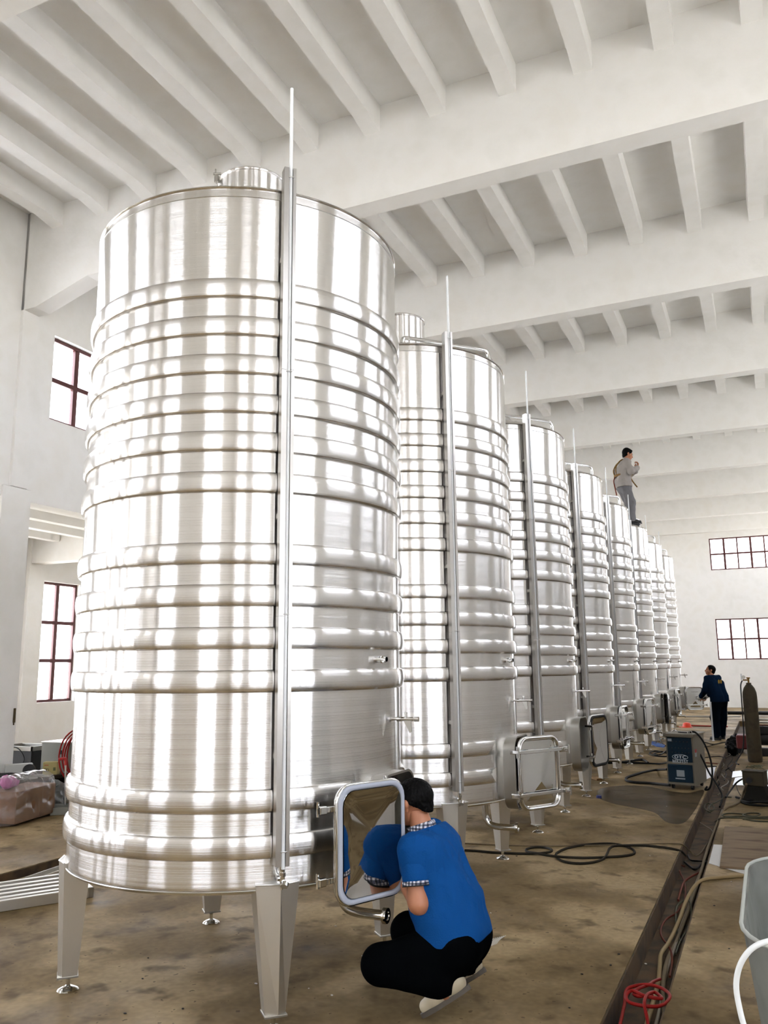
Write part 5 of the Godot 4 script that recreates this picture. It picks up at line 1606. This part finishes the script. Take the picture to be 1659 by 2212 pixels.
func build_side_bay_things() -> void:
	var dirty := mat("bench_wood", Color(0.17, 0.135, 0.095), 0.8, 0.0, {"metallic_specular": 0.25})
	var bn := base("workbench", Vector3(-8.53, 0, -8.0), "low dark timber bench cluttered with tools by the left wall", "bench")
	var g := G.new(); g.box(Vector3(-0.28, 0.345, -0.95), Vector3(0.28, 0.385, 0.9), 0.006)
	part("top", g.mesh(), dirty, bn)
	for x in [-0.24, 0.24]:
		for z in [-0.9, 0.85]:
			g = G.new(); g.box(Vector3(x - 0.03, 0, z - 0.03), Vector3(x + 0.03, 0.345, z + 0.03), 0.004)
			part("leg", g.mesh(), dirty, bn)
	g = G.new(); g.box(Vector3(-0.25, 0.1, -0.92), Vector3(0.25, 0.12, 0.88), 0.004)
	part("lower_shelf", g.mesh(), dirty, bn)
	g = G.new(); g.box(Vector3(-0.255, 0.12, -0.92), Vector3(-0.245, 0.345, 0.88))
	part("back_board", g.mesh(), dirty, bn)
	# galvanised cabinet lying on the bench
	var galv := mat("galvanised", Color(0.47, 0.47, 0.44), 0.45, 0.6)
	var cb := base("steel_case", Vector3(-8.62, 0.385, -8.62), "grey galvanised steel case standing on the bench beside the red hoses", "case")
	g = G.new(); g.box(Vector3(-0.22, 0, -0.25), Vector3(0.24, 0.36, 0.1), 0.006)
	part("body", g.mesh(), galv, cb)
	g = G.new(); g.box(Vector3(-0.23, 0.355, -0.26), Vector3(0.25, 0.372, 0.11), 0.004)
	part("lid", g.mesh(), mats.dull_steel, cb)
	g = G.new(); g.box(Vector3(0.1, 0.22, 0.1), Vector3(0.14, 0.27, 0.112), 0.003)
	part("latch", g.mesh(), mats.black_rubber, cb)
	var tb := base("tool_chest", Vector3(-9.25, 0, -8.6), "dark grey steel chest with an open top beyond the bench", "chest")
	var dg := mat("chest_grey", Color(0.13, 0.135, 0.135), 0.5)
	g = G.new(); g.box(Vector3(-0.3, 0, -0.25), Vector3(0.28, 0.64, 0.12), 0.006)
	part("body", g.mesh(), dg, tb)
	g = G.new()
	for q in [[-0.31, -0.26, 0.29, -0.24], [-0.31, 0.11, 0.29, 0.13], [-0.31, -0.26, -0.29, 0.13], [0.27, -0.26, 0.29, 0.13]]: g.box(Vector3(q[0], 0.63, q[1]), Vector3(q[2], 0.69, q[3]), 0.003)
	part("rim", g.mesh(), mats.dull_steel, tb)
	g = G.new(); g.tube(smooth([Vector3(-0.22, 0.5, 0.13), Vector3(-0.15, 0.62, 0.16), Vector3(0.0, 0.68, 0.17), Vector3(0.12, 0.64, 0.16), Vector3(0.18, 0.52, 0.14), Vector3(0.1, 0.42, 0.15)], 5), 0.007, 6)
	obj("black_lead", g, mats.black_rubber, "thin black lead looped over the dark grey chest", "cable").position = tb.position
	# white carton with a black tape reel in front
	g = G.new(); g.box(Vector3(-0.16, 0, -0.07), Vector3(0.16, 0.15, 0.07), 0.004)
	var wc := obj("white_carton", g, mat("carton_white", Color(0.68, 0.68, 0.66), 0.7), "small white carton on the bench in front of the dark chest", "box")
	wc.position = Vector3(-8.64, 0.385, -7.98)
	wc.rotation.y = 0.9
	g = G.new(); g.cyl(Vector3(0, 0.075, -0.02), Vector3(0, 0.075, 0.03), 0.075, 24)
	var rl := obj("tape_reel", g, mats.black_rubber, "round black reel leaning on the white carton", "reel")
	rl.position = Vector3(-8.5, 0.385, -8.02)
	rl.rotation.y = 0.6
	# big angle grinder
	var gd := base("angle_grinder", Vector3(-8.42, 0.385, -7.62), "black and bronze angle grinder lying on the bench", "tool", "", 0.75)
	g = G.new(); g.tube(PackedVector3Array([Vector3(-0.2, 0.04, 0), Vector3(-0.12, 0.045, 0), Vector3(-0.1, 0.05, 0), Vector3(0.05, 0.05, 0)]), [0.03, 0.032, 0.045, 0.045], 12)
	part("motor_body", g.mesh(), mats.black_rubber, gd)
	g = G.new(); g.tube(PackedVector3Array([Vector3(0.05, 0.05, 0), Vector3(0.12, 0.05, 0), Vector3(0.16, 0.045, 0)]), [0.042, 0.036, 0.03], 12)
	part("gear_head", g.mesh(), mat("bronze_cast", Color(0.22, 0.17, 0.13), 0.5, 0.6), gd)
	g = G.new(); g.cyl(Vector3(0.15, 0.004, 0), Vector3(0.15, 0.01, 0), 0.09, 24)
	part("disc", g.mesh(), mats.black_rubber, gd)
	# cream tin with a looped mark and an orange lid
	var tin := base("cream_tin", Vector3(-8.4, 0.385, -8.28), "cream cardboard box with a black looped mark on the bench end", "box", "", 0.5)
	g = G.new(); g.box(Vector3(-0.09, 0, -0.06), Vector3(0.09, 0.155, 0.06), 0.004)
	part("carton", g.mesh(), mat("cream_card", Color(0.62, 0.57, 0.36), 0.7), tin)
	for k in 2:
		g = G.new()
		var rg := PackedVector3Array()
		for i in 14: rg.push_back(Vector3(-0.055 + 0.026 * k + cos(TAU * i / 14) * 0.016, 0.06 - 0.004 * k + sin(TAU * i / 14) * 0.02, 0.0605))
		g.tube(rg, 0.003, 5, false, true)
		part("printed_loop", g.mesh(), mats.black_rubber, tin)
	g = G.new(); g.box(Vector3(-0.07, 0.115, 0.0585), Vector3(-0.02, 0.122, 0.0615))
	part("printed_line", g.mesh(), mats.sticker_red, tin)
	g = G.new(); g.box(Vector3(0.04, 0.05, 0.0585), Vector3(0.07, 0.09, 0.0615))
	part("printed_patch", g.mesh(), mat("print_grey", Color(0.3, 0.32, 0.2), 0.7), tin)
	# cutting discs and lids
	for k in 5:
		var q: Array = [[-8.44, -7.98, 0.1, 0.0], [-8.33, -8.1, 0.09, 0.0], [-8.38, -8.03, 0.085, 0.012], [-8.33, -7.86, 0.1, 0.0], [-8.31, -8.52, 0.09, 0.0]][k]
		g = G.new(); g.lathe(PackedVector2Array([Vector2(0.012, 0.0), Vector2(q[2], 0.0), Vector2(q[2], 0.008), Vector2(0.03, 0.009), Vector2(0.012, 0.009), Vector2(0.012, 0.0)]), 24)
		obj("cutting_disc", g, mat("disc_grey", Color(0.50, 0.49, 0.46), 0.6), ["pale cutting disc on the bench between white carton and tin", "pale cutting disc on the bench beside the cream box", "pale cutting disc lying on top of two others", "pale cutting disc on the bench near the grinder", "pale cutting disc at the bench end by the steel case"][k], "disc", "cutting discs on the bench").position = Vector3(q[0], 0.386 + q[3], q[1])
	# cardboard box in clear wrap
	var card := mat("cardboard", Color(0.44, 0.285, 0.145), 0.75)
	card.albedo_texture = noise_tex(95, 0.02, [Color(0.8, 0.8, 0.8), Color(1, 1, 1)], 256, 4)
	triplanar(card, 1.5)
	var cx := base("cardboard_box", Vector3(-7.9, 0, -7.42), "brown cardboard box in crumpled clear wrap before the bench", "box", "", 0.25)
	g = G.new(); g.box(Vector3(-0.22, 0.03, -0.36), Vector3(0.16, 0.37, 0.42), 0.008)
	part("carton", g.mesh(), card, cx)
	var wrap := mat("clear_wrap", Color(0.8, 0.8, 0.8, 0.06), 0.2, 0.0, {"transparency": BaseMaterial3D.TRANSPARENCY_ALPHA})
	g = G.new()
	body_skin(g, [[Vector3(-0.03, 0.09, -0.3), Vector3(-0.03, 0.09, 0.36), 0.21, 0.21], [Vector3(-0.03, 0.31, -0.3), Vector3(-0.03, 0.31, 0.36), 0.2, 0.2], [Vector3(0.0, 0.36, 0.0), Vector3(-0.06, 0.42, 0.3), 0.06, 0.05]], 0.024, 0.05, [Plane(Vector3(0, -1, 0), -0.02), Plane(Vector3(1, 0, 0), 0.175), Plane(Vector3(0, 0, -1), 0.375)], [], [0.03, 5.0, 3])
	part("clear_wrap", g.mesh(), wrap, cx)
	g = G.new()
	body_skin(g, [[Vector3(0, 0.02, 0), Vector3(0.05, 0.03, 0.14), 0.05, 0.06]], 0.014, 0.03, [], [], [0.03, 8.0, 6])
	obj("pink_bag", g, mat("pink_plastic", Color(0.68, 0.36, 0.58), 0.5), "crumpled pink plastic bag on top of the wrapped box", "bag").position = Vector3(-7.98, 0.42, -7.3)
	g = G.new()
	body_skin(g, [[Vector3(0, 0.12, 0), Vector3(0.02, 0.25, -0.05), 0.12, 0.08], [Vector3(0, 0.1, 0), Vector3(0.0, 0.14, -0.16), 0.1, 0.06]], 0.016, 0.05, [Plane(Vector3(0, -1, 0), 0.0)], [], [0.05, 5.0, 8])
	obj("plastic_sack", g, mat("grey_sack", Color(0.36, 0.37, 0.36), 0.35), "crumpled grey plastic sack between wrapped box and dustpan", "bag").position = Vector3(-8.12, 0.0, -8.03)
	g = G.new()
	body_skin(g, [[Vector3(-0.1, 0.03, 0), Vector3(0.1, 0.03, 0.04), 0.04, 0.045]], 0.012, 0.03, [Plane(Vector3(0, -1, 0), 0.0)], [], [0.02, 7.0, 2])
	var sk := obj("white_bag", g, mat("white_bag", Color(0.62, 0.60, 0.56), 0.6), "small dirty white bag on the floor before the wrapped box", "bag")
	sk.position = Vector3(-7.86, 0, -7.36)
	sk.rotation.y = -0.9
	# long handled dustpan
	var dp := base("dustpan", Vector3(-7.80, 0, -7.93), "grey metal dustpan with an upright handle and red grip", "dustpan", "", 0.72)
	g = G.new()
	g.box(Vector3(-0.15, 0.0, -0.1), Vector3(0.15, 0.008, 0.1), 0.002); g.box(Vector3(-0.15, 0.008, -0.1), Vector3(0.15, 0.1, -0.092), 0.002)
	for x in [-0.15, 0.143]: g.box(Vector3(x, 0.008, -0.1), Vector3(x + 0.007, 0.07, 0.1), 0.002)
	g.box(Vector3(-0.15, 0.008, 0.092), Vector3(0.15, 0.085, 0.1), 0.002)
	part("pan", g.mesh(), galv, dp)
	g = G.new(); g.cyl(Vector3(0.0, 0.09, -0.05), Vector3(-0.02, 0.6, -0.06), 0.011, 10)
	part("handle", g.mesh(), mats.dull_steel, dp)
	g = G.new(); g.tube(smooth([Vector3(-0.02, 0.55, -0.06), Vector3(-0.02, 0.61, -0.06), Vector3(-0.035, 0.63, -0.06), Vector3(-0.1, 0.62, -0.06)], 4), 0.018, 10)
	part("grip", g.mesh(), mat("red_grip", Color(0.62, 0.07, 0.06), 0.45), dp)
	# red hose coil hanging at the end of the bench, one strand per loop
	var redh := mat("red_hose", Color(0.52, 0.06, 0.045), 0.45, 0.0, {"metallic_specular": 0.3})
	var rng := RandomNumberGenerator.new(); rng.seed = 12
	var p := []
	for k in 5:
		for i in 10:
			var a := TAU * i / 10
			p.append(Vector3(-8.0 + cos(a) * (0.19 + 0.02 * sin(k * 2.1)) + 0.012 * sin(k * 3.0), 0.62 + sin(a) * (0.3 + 0.03 * cos(k * 1.7)), -8.42 + 0.028 * k + cos(a) * -0.1))
	g = G.new(); g.tube(smooth(p, 3), 0.0105, 8)
	obj("red_hose_coil", g, redh, "coil of bright red hose hanging beyond the big tank by the bench", "hose")
	var hk := base("hose_stand", Vector3(-8.0, 0, -8.36), "plain steel stand carrying the red hose coil", "stand")
	g = G.new(); g.cyl(Vector3(0, 0, 0), Vector3(0, 0.91, 0), 0.014, 10); g.cyl(Vector3(0, 0.885, -0.09), Vector3(0, 0.885, 0.09), 0.011, 8)
	part("post", g.mesh(), mats.dull_steel, hk)
	g = G.new(); g.lathe(PackedVector2Array([Vector2(0, 0.012), Vector2(0.1, 0.01), Vector2(0.11, 0.0)]), 20)
	part("foot", g.mesh(), mats.dull_steel, hk)
	# stainless grating and channel lying by the left drain
	var gt := base("steel_grating", Vector3(-5.35, 0, -4.85), "stainless steel ladder grating lying on the floor by the left drain", "grating", "", -0.55)
	for q in [[-0.3, -0.6, -0.26, 0.42], [0.26, -0.6, 0.3, 0.42], [-0.3, 0.38, 0.3, 0.42], [-0.3, -0.6, 0.3, -0.56]]:
		g = G.new(); g.box(Vector3(q[0], 0, q[1]), Vector3(q[2], 0.075, q[3]), 0.004)
		part("side_rail", g.mesh(), mats.leg_steel, gt)
	for k in 4:
		g = G.new(); g.box(Vector3(-0.2 + 0.115 * k, 0.03, -0.56), Vector3(-0.15 + 0.115 * k, 0.07, 0.38), 0.004)
		part("slat", g.mesh(), mats.leg_steel, gt)
	g = G.new()
	g.prism(PackedVector2Array([Vector2(-0.06, 0), Vector2(0.06, 0), Vector2(0.06, 0.07), Vector2(0.055, 0.07), Vector2(0.055, 0.005), Vector2(-0.055, 0.005), Vector2(-0.055, 0.07), Vector2(-0.06, 0.07)]), -1.3, 0.0)
	var ch := obj("steel_channel", g, mats.leg_steel, "long stainless steel channel beside the ladder grating", "channel")
	ch.position = Vector3(-5.47, 0, -5.25)
	ch.rotation.y = 0.12
	g = G.new(); g.box(Vector3(0, -0.09, -0.014), Vector3(0.02, 0.09, 0.014), 0.003); g.box(Vector3(0, -0.12, -0.006), Vector3(0.012, -0.08, 0.006))
	obj("wall_latch", g, mat("old_brass", Color(0.30, 0.24, 0.14), 0.6, 0.4), "small tarnished brass latch fixed to the white column", "latch").position = Vector3(WX0 + 0.03, 1.12, -8.03)

func cable(called: String, pix: Array, r: float, m: Material, label: String, kind := "cable", steps := 5) -> void:
	var p := []
	for q in pix:
		var y: float = r if q.size() < 3 else q[2]
		p.append(fl(q[0], q[1], y))
	var g := G.new()
	g.tube(smooth(p, steps), r, 8)
	obj(called, g, m, label, kind)

func build_cables() -> void:
	var black := mat("black_cable", Color(0.03, 0.03, 0.028), 0.55, 0.0, {"metallic_specular": 0.3})
	var dusty := mat("dusty_cable", Color(0.15, 0.135, 0.105), 0.7, 0.0, {"metallic_specular": 0.25})
	var green := mat("grey_green_cable", Color(0.29, 0.29, 0.23), 0.6, 0.0, {"metallic_specular": 0.3})
	var cream := mat("cream_hose", Color(0.55, 0.475, 0.34), 0.6, 0.0, {"metallic_specular": 0.3})
	var tan := mat("tan_cable", Color(0.42, 0.37, 0.29), 0.65, 0.0, {"metallic_specular": 0.25})
	var orange := mat("orange_lead", Color(0.36, 0.15, 0.085), 0.6, 0.0, {"metallic_specular": 0.3})
	var redh := mat("red_hose", Color(0.66, 0.10, 0.08), 0.42)
	# across the aisle floor
	cable("rubber_hose", [[900, 1835], [1010, 1837], [1060, 1841], [1100, 1843], [1150, 1844], [1185, 1841, 0.03], [1192, 1836, 0.03], [1178, 1831], [1155, 1830], [1138, 1834], [1140, 1840], [1165, 1844, 0.03], [1200, 1850, 0.03], [1260, 1853], [1320, 1851], [1360, 1847], [1371, 1841], [1362, 1832], [1335, 1824], [1305, 1822], [1262, 1825], [1225, 1832], [1204, 1842], [1202, 1850], [1215, 1860], [1245, 1865], [1280, 1863], [1304, 1855], [1312, 1843], [1318, 1832, 0.03], [1335, 1827, 0.035], [1400, 1827], [1464, 1836], [1480, 1848, -0.12]], 0.011, dusty, "dusty black hose looped over the floor from the second tank to the drain", "hose", 4)
	cable("thin_cable", [[900, 1818], [1010, 1822], [1100, 1826], [1200, 1827], [1300, 1826], [1370, 1824], [1450, 1822], [1475, 1825], [1490, 1838, -0.1], [1502, 1848, -0.14], [1514, 1842, -0.14], [1528, 1822, -0.13], [1536, 1817, -0.1]], 0.006, tan, "thin tan cable running straight across the floor into the drain")
	# welding leads
	cable("welding_lead", [[1450, 1645, 0.1], [1425, 1650], [1380, 1648], [1330, 1646], [1280, 1642], [1240, 1640]], 0.016, black, "thick black lead from the welder towards the tanks, straight one")
	cable("welding_lead", [[1441, 1662, 0.12], [1420, 1663], [1390, 1668], [1360, 1677], [1352, 1682], [1356, 1687], [1375, 1690], [1410, 1692], [1447, 1696, 0.06]], 0.018, black, "thick black lead bent back to the welder in a hairpin")
	cable("welding_lead", [[1438, 1625], [1415, 1622], [1405, 1625], [1404, 1629], [1418, 1633], [1440, 1634], [1445, 1630], [1430, 1624], [1412, 1628], [1425, 1630, 0.03], [1440, 1621]], 0.012, black, "thin black lead in small loops behind the welder")
	cable("welding_lead", [[1438, 1611], [1429, 1604], [1424, 1592], [1422, 1580, 0.1]], 0.012, black, "thin black lead running from behind the welder under the tanks")
	cable("welding_lead", [[1400, 1648], [1392, 1642], [1380, 1641], [1345, 1646], [1300, 1648]], 0.02, black, "short thick black lead lying between the tank legs")
	var w := Vector3(-1.195, 0, -12.47)
	var g := G.new()
	g.tube(smooth([w + Vector3(0.13, 0.745, -0.15), w + Vector3(0.22, 0.75, -0.12), w + Vector3(0.32, 0.62, -0.1), w + Vector3(0.39, 0.4, -0.08), w + Vector3(0.4, 0.2, -0.05), w + Vector3(0.36, 0.04, 0.0), w + Vector3(0.3, 0.014, 0.02), w + Vector3(0.33, 0.06, 0.03)], 6), 0.013, 8)
	obj("power_lead", g, black, "black power lead arching over the welder's corner to the floor", "cable")
	g = G.new()
	g.tube(smooth([w + Vector3(0.2, 0.52, -0.4), w + Vector3(0.28, 0.38, -0.25), w + Vector3(0.36, 0.22, -0.1), w + Vector3(0.45, 0.1, 0.05), w + Vector3(0.52, -0.02, 0.25), w + Vector3(0.5, -0.11, 0.6)], 6), 0.012, 8)
	obj("power_lead", g, black, "black lead slanting from the welder's side into the drain", "cable")
	cable("thin_cable", [[1513, 1638], [1535, 1635], [1555, 1634], [1568, 1638]], 0.008, black, "thin dark cable between welder and drain, farthest of three")
	cable("thin_cable", [[1512, 1647], [1530, 1648], [1550, 1650]], 0.008, orange, "thin brown cable between welder and drain")
	cable("thin_cable", [[1512, 1655], [1530, 1655], [1548, 1656]], 0.008, black, "thin dark cable between welder and drain, nearest of three")
	cable("thin_cable", [[1500, 1602], [1525, 1604], [1540, 1608], [1560, 1604], [1576, 1603]], 0.012, dusty, "dusty cable on the floor by the blue-clad man's boots")
	cable("thin_cable", [[1508, 1616], [1530, 1612], [1555, 1606], [1570, 1603]], 0.008, dusty, "thin dusty cable slanting past the blue-clad man to the drain")
	# in the drain, near to far
	cable("trench_cable", [[1392, 2230, -0.13], [1420, 2130, -0.13], [1425, 2090, -0.12], [1428, 2060, -0.1], [1445, 2035, -0.1], [1468, 1985, -0.08], [1480, 1950, -0.05], [1500, 1915, -0.02], [1520, 1900, 0.013], [1550, 1896], [1606, 1892], [1650, 1890]], 0.013, cream, "thick cream hose rising out of the drain towards the grey bin", "hose")
	cable("trench_cable", [[1440, 2230, -0.13], [1432, 2140, -0.13], [1440, 2080, -0.13], [1462, 2030, -0.13], [1490, 1960, -0.12], [1512, 1890, -0.1], [1528, 1835, -0.08], [1541, 1800, -0.06], [1558, 1760, -0.02], [1570, 1745, 0.02], [1584, 1740], [1597, 1732], [1607, 1710, 0.1], [1612, 1694, 0.25]], 0.014, tan, "thick tan cable along the drain up to the cable box")
	cable("trench_cable", [[1410, 2240, -0.14], [1428, 2170, -0.14], [1436, 2110, -0.14], [1456, 2050, -0.13], [1472, 2000, -0.13], [1490, 1955, -0.13], [1500, 1920, -0.13], [1525, 1850, -0.13], [1545, 1790, -0.12], [1560, 1750, -0.12]], 0.011, mat("pale_cable", Color(0.50, 0.46, 0.40), 0.6), "pale cable lying on the bed of the drain")
	cable("trench_cable", [[1470, 2035, -0.13], [1462, 2005, -0.12], [1460, 1965, -0.12], [1470, 1950, -0.11], [1488, 1945, -0.1], [1494, 1975, -0.11], [1486, 2005, -0.12], [1470, 2032, -0.13], [1460, 2060, -0.13]], 0.007, green, "thin grey cable twisting round the hoses in the drain")
	cable("orange_lead", [[1447, 2110, -0.12], [1452, 2080, -0.12], [1448, 2050, -0.12], [1430, 2025, -0.12], [1428, 2005, -0.12], [1440, 1985, -0.12], [1463, 1970, -0.12], [1480, 1940, -0.12], [1478, 1905, -0.12], [1466, 1878, -0.12], [1468, 1868, -0.12], [1478, 1872, -0.12]], 0.007, orange, "brick-red lead snaking along the bed of the drain")
	cable("orange_lead", [[1465, 1945, -0.13], [1470, 1925, -0.12], [1478, 1905, -0.12], [1490, 1895, -0.12], [1510, 1885, -0.12]], 0.009, orange, "short brick-red lead crossing the drain beneath the cream hose")
	cable("black_flex", [[1486, 1848, -0.14], [1492, 1858, -0.13], [1510, 1860, -0.12], [1528, 1860, -0.08]], 0.008, black, "black flex crossing the drain by the white board")
	cable("black_flex", [[1470, 1855, -0.13], [1490, 1872, -0.13], [1502, 1878, -0.12], [1515, 1868, -0.11], [1527, 1862, -0.09]], 0.01, black, "frayed black flex slung over the hoses in the drain")
	cable("thin_cable", [[1511, 1776, -0.13], [1525, 1785, -0.13], [1537, 1793, -0.12], [1541, 1803, -0.11], [1535, 1812, -0.1], [1537, 1822, -0.12]], 0.005, mats.pale_cable, "thin pale cable curving across the drain beside the plywood")
	cable("grey_coil", [[1535, 1755, -0.08], [1528, 1752, -0.06], [1522, 1745, -0.05], [1524, 1738, -0.04], [1533, 1736, -0.03], [1541, 1741, -0.03], [1542, 1748, -0.04], [1536, 1752, -0.05], [1531, 1746, -0.04], [1535, 1739, -0.03], [1545, 1734, -0.02], [1556, 1728, -0.02], [1565, 1722, 0.0], [1580, 1722, 0.012]], 0.007, green, "small grey cable coil spilling out of the drain")
	cable("grey_coil", [[1545, 1775, -0.1], [1555, 1768, 0.0], [1575, 1766], [1610, 1767], [1640, 1766], [1660, 1768], [1700, 1766]], 0.008, green, "grey-green cable leaving the drain past the loops")
	cable("grey_coil", [[1700, 1776], [1640, 1774], [1612, 1770], [1606, 1769], [1630, 1768], [1700, 1770]], 0.008, green, "grey-green cable folded in a flat bend on the floor")
	cable("grey_coil", [[1640, 1766], [1600, 1763], [1570, 1764], [1560, 1761], [1572, 1757], [1600, 1758], [1625, 1763], [1640, 1760], [1640, 1757], [1620, 1756], [1605, 1760], [1614, 1764, 0.02], [1640, 1765, 0.02], [1700, 1762]], 0.008, green, "grey-green cable lying in flat oval loops on the floor")
	cable("black_coil", [[1590, 1722, 0.02], [1620, 1728, 0.03], [1650, 1724, 0.04], [1700, 1728, 0.03], [1700, 1738, 0.03], [1650, 1740, 0.02], [1612, 1736], [1600, 1730], [1620, 1733, 0.05], [1660, 1732, 0.06], [1700, 1734, 0.05]], 0.014, black, "heap of black cable round the cable box stand")
	cable("black_flex", [[1568, 1722], [1580, 1705, 0.05], [1592, 1690, 0.12], [1606, 1682, 0.2], [1616, 1684, 0.26]], 0.011, black, "black flex rising from the drain to the cable box")
	cable("thin_cable", [[1590, 1694], [1594, 1708], [1600, 1718]], 0.005, dusty, "thin wire hanging before the white sheet")
	var rng := RandomNumberGenerator.new(); rng.seed = 9
	var far := [[1545, 1680], [1555, 1660], [1563, 1640], [1568, 1668], [1575, 1650], [1550, 1700], [1560, 1690]]
	for k in 7:
		var q := []
		for i in 6: q.append([far[k][0] + rng.randf_range(-9, 9) + i * 1.5, far[k][1] + 18 - i * 7, rng.randf_range(-0.13, -0.05)])
		cable("tangled_wire", q, 0.007, [dusty, tan, mats.pale_cable, black][k % 4], ["brown wire tangled in the drain beside the sheet by the welder", "tan wire tangled in the drain behind the welder", "pale wire tangled in the drain before the black sack", "black wire tangled in the drain beside the white sheet strips", "brown wire tangled in the drain nearest the black sack", "tan wire tangled in the drain where the leads enter", "pale wire tangled in the drain beside the cable box"][k], "wire", 4)
		get_child(get_child_count() - 1).set_meta("group", "wires tangled in the drain")
	# black plastic bag of leads where the drain passes the gas cylinder
	g = G.new()
	body_skin(g, [[Vector3(0, 0.0, 0), Vector3(0.05, 0.12, -0.2), 0.1, 0.08], [Vector3(-0.02, -0.05, 0.2), Vector3(0.02, 0.05, 0), 0.09, 0.1]], 0.02, 0.05, [], [], [0.06, 6.0, 8])
	obj("black_sack", g, mat("black_plastic", Color(0.02, 0.02, 0.022), 0.4, 0.0, {"metallic_specular": 0.2}), "crumpled black plastic sack stuffed in the drain near the gas cylinder", "bag").position = fl(1583, 1612, 0.02)
	# red coil in the drain
	cable("red_coil", [[1337, 2222, -0.05], [1349, 2170, -0.04], [1352, 2140, -0.02], [1370, 2130, -0.01], [1400, 2127, 0.0], [1430, 2135, 0.0], [1447, 2150, 0.0], [1440, 2165, 0.0], [1420, 2174, 0.0], [1385, 2172, 0.0], [1358, 2164, 0.0], [1353, 2150, 0.01], [1366, 2140, 0.02], [1395, 2152, 0.02], [1428, 2157, 0.02], [1424, 2150, 0.02], [1412, 2143, 0.02], [1397, 2150, 0.03], [1392, 2170, 0.02], [1398, 2200, -0.03], [1402, 2230, -0.06]], 0.0088, redh, "bright red hose coiled in the drain", "hose", 4)
	cable("red_coil", [[1426, 2115, -0.1], [1412, 2120, -0.06], [1400, 2128, -0.02], [1380, 2135, 0.0], [1368, 2145, 0.0], [1378, 2152, 0.01], [1410, 2150, 0.01]], 0.0088, redh, "short red hose end beside the coil in the drain", "hose", 4)

func build_litter() -> void:
	# crumbs of plaster and metal on the floor
	var rng := RandomNumberGenerator.new(); rng.seed = 31
	var pale := mat("plaster_crumb", Color(0.74, 0.72, 0.68), 0.8)
	var dark := mat("dark_crumb", Color(0.09, 0.075, 0.055), 0.8)
	var spots := [[725, 2001, 0], [667, 2136, 0], [717, 2151, 0], [783, 2066, 0], [553, 2126, 0], [308, 2115, 1], [320, 2070, 1], [440, 1938, 1], [1404, 1849, 0], [1337, 2062, 1], [1319, 2086, 1], [1543, 1957, 1], [1257, 2105, 1], [1575, 2050, 1], [1310, 1796, 0], [1395, 2083, 0], [1580, 1905, 0], [1060, 1973, 0], [1440, 1742, 0], [395, 2180, 1], [270, 2190, 1], [1116, 1850, 1], [1184, 1798, 0], [1230, 2178, 1]]
	for s in spots:
		var g := G.new()
		var r := rng.randf_range(0.004, 0.007)
		g.ball(Vector3(0, r * 0.5, 0), Vector3(r * rng.randf_range(1.0, 1.8), r * 0.6, r), 4, 6)
		var c := fl(s[0], s[1])
		obj("crumb", g, dark if s[2] else pale, "tiny dark crumb of dirt on the bare floor" if s[2] else "tiny white crumb of plaster on the bare floor", "debris", "dark crumbs on the floor" if s[2] else "white crumbs on the floor").position = Vector3(c.x, 0, c.z)
	# a thin layer of water in front of the welding machine
	var wet := PackedVector2Array()
	for q in [[1297, 1704], [1345, 1697], [1400, 1699], [1440, 1708], [1485, 1713], [1520, 1707], [1512, 1730], [1500, 1752], [1476, 1778], [1440, 1776], [1415, 1756], [1370, 1745], [1325, 1736], [1292, 1722]]:
		var w := fl(q[0], q[1])
		wet.push_back(Vector2(w.x, -w.z))
	var curve := PackedVector2Array()
	for i in wet.size():
		for k in 5: curve.push_back(wet[i].cubic_interpolate(wet[(i + 1) % wet.size()], wet[(i - 1 + wet.size()) % wet.size()], wet[(i + 2) % wet.size()], k / 5.0))
	var gw := G.new()
	gw.prism(curve, 0, 0.0015)
	obj("water_puddle", gw, mat("water_film", Color(0.13, 0.09, 0.045, 0.32), 0.3, 0.0, {"metallic_specular": 0.2, "transparency": BaseMaterial3D.TRANSPARENCY_ALPHA}), "thin brown puddle on the floor in front of the welding machine", "puddle").transform = Transform3D(Basis(Vector3(1, 0, 0), Vector3(0, 0, -1), Vector3(0, 1, 0)), Vector3(0, 0.0005, 0))
	# white scratches chalked on the floor behind the squatting man
	var g2 := G.new()
	for k in 7:
		var x := 1052.0 + k * 3.4
		g2.tube(smooth([fl(x, 2048 - k * 1.5, 0.0008), fl(x + 8, 2036 - k * 1.2, 0.0008), fl(x + 14 + k, 2027 - k, 0.0008)], 4), 0.0022, 5)
	var m := obj("chalk_scribble", g2, pale, "white chalk scribble on the floor behind the squatting man", "marking")
	m.set_meta("kind", "stuff")
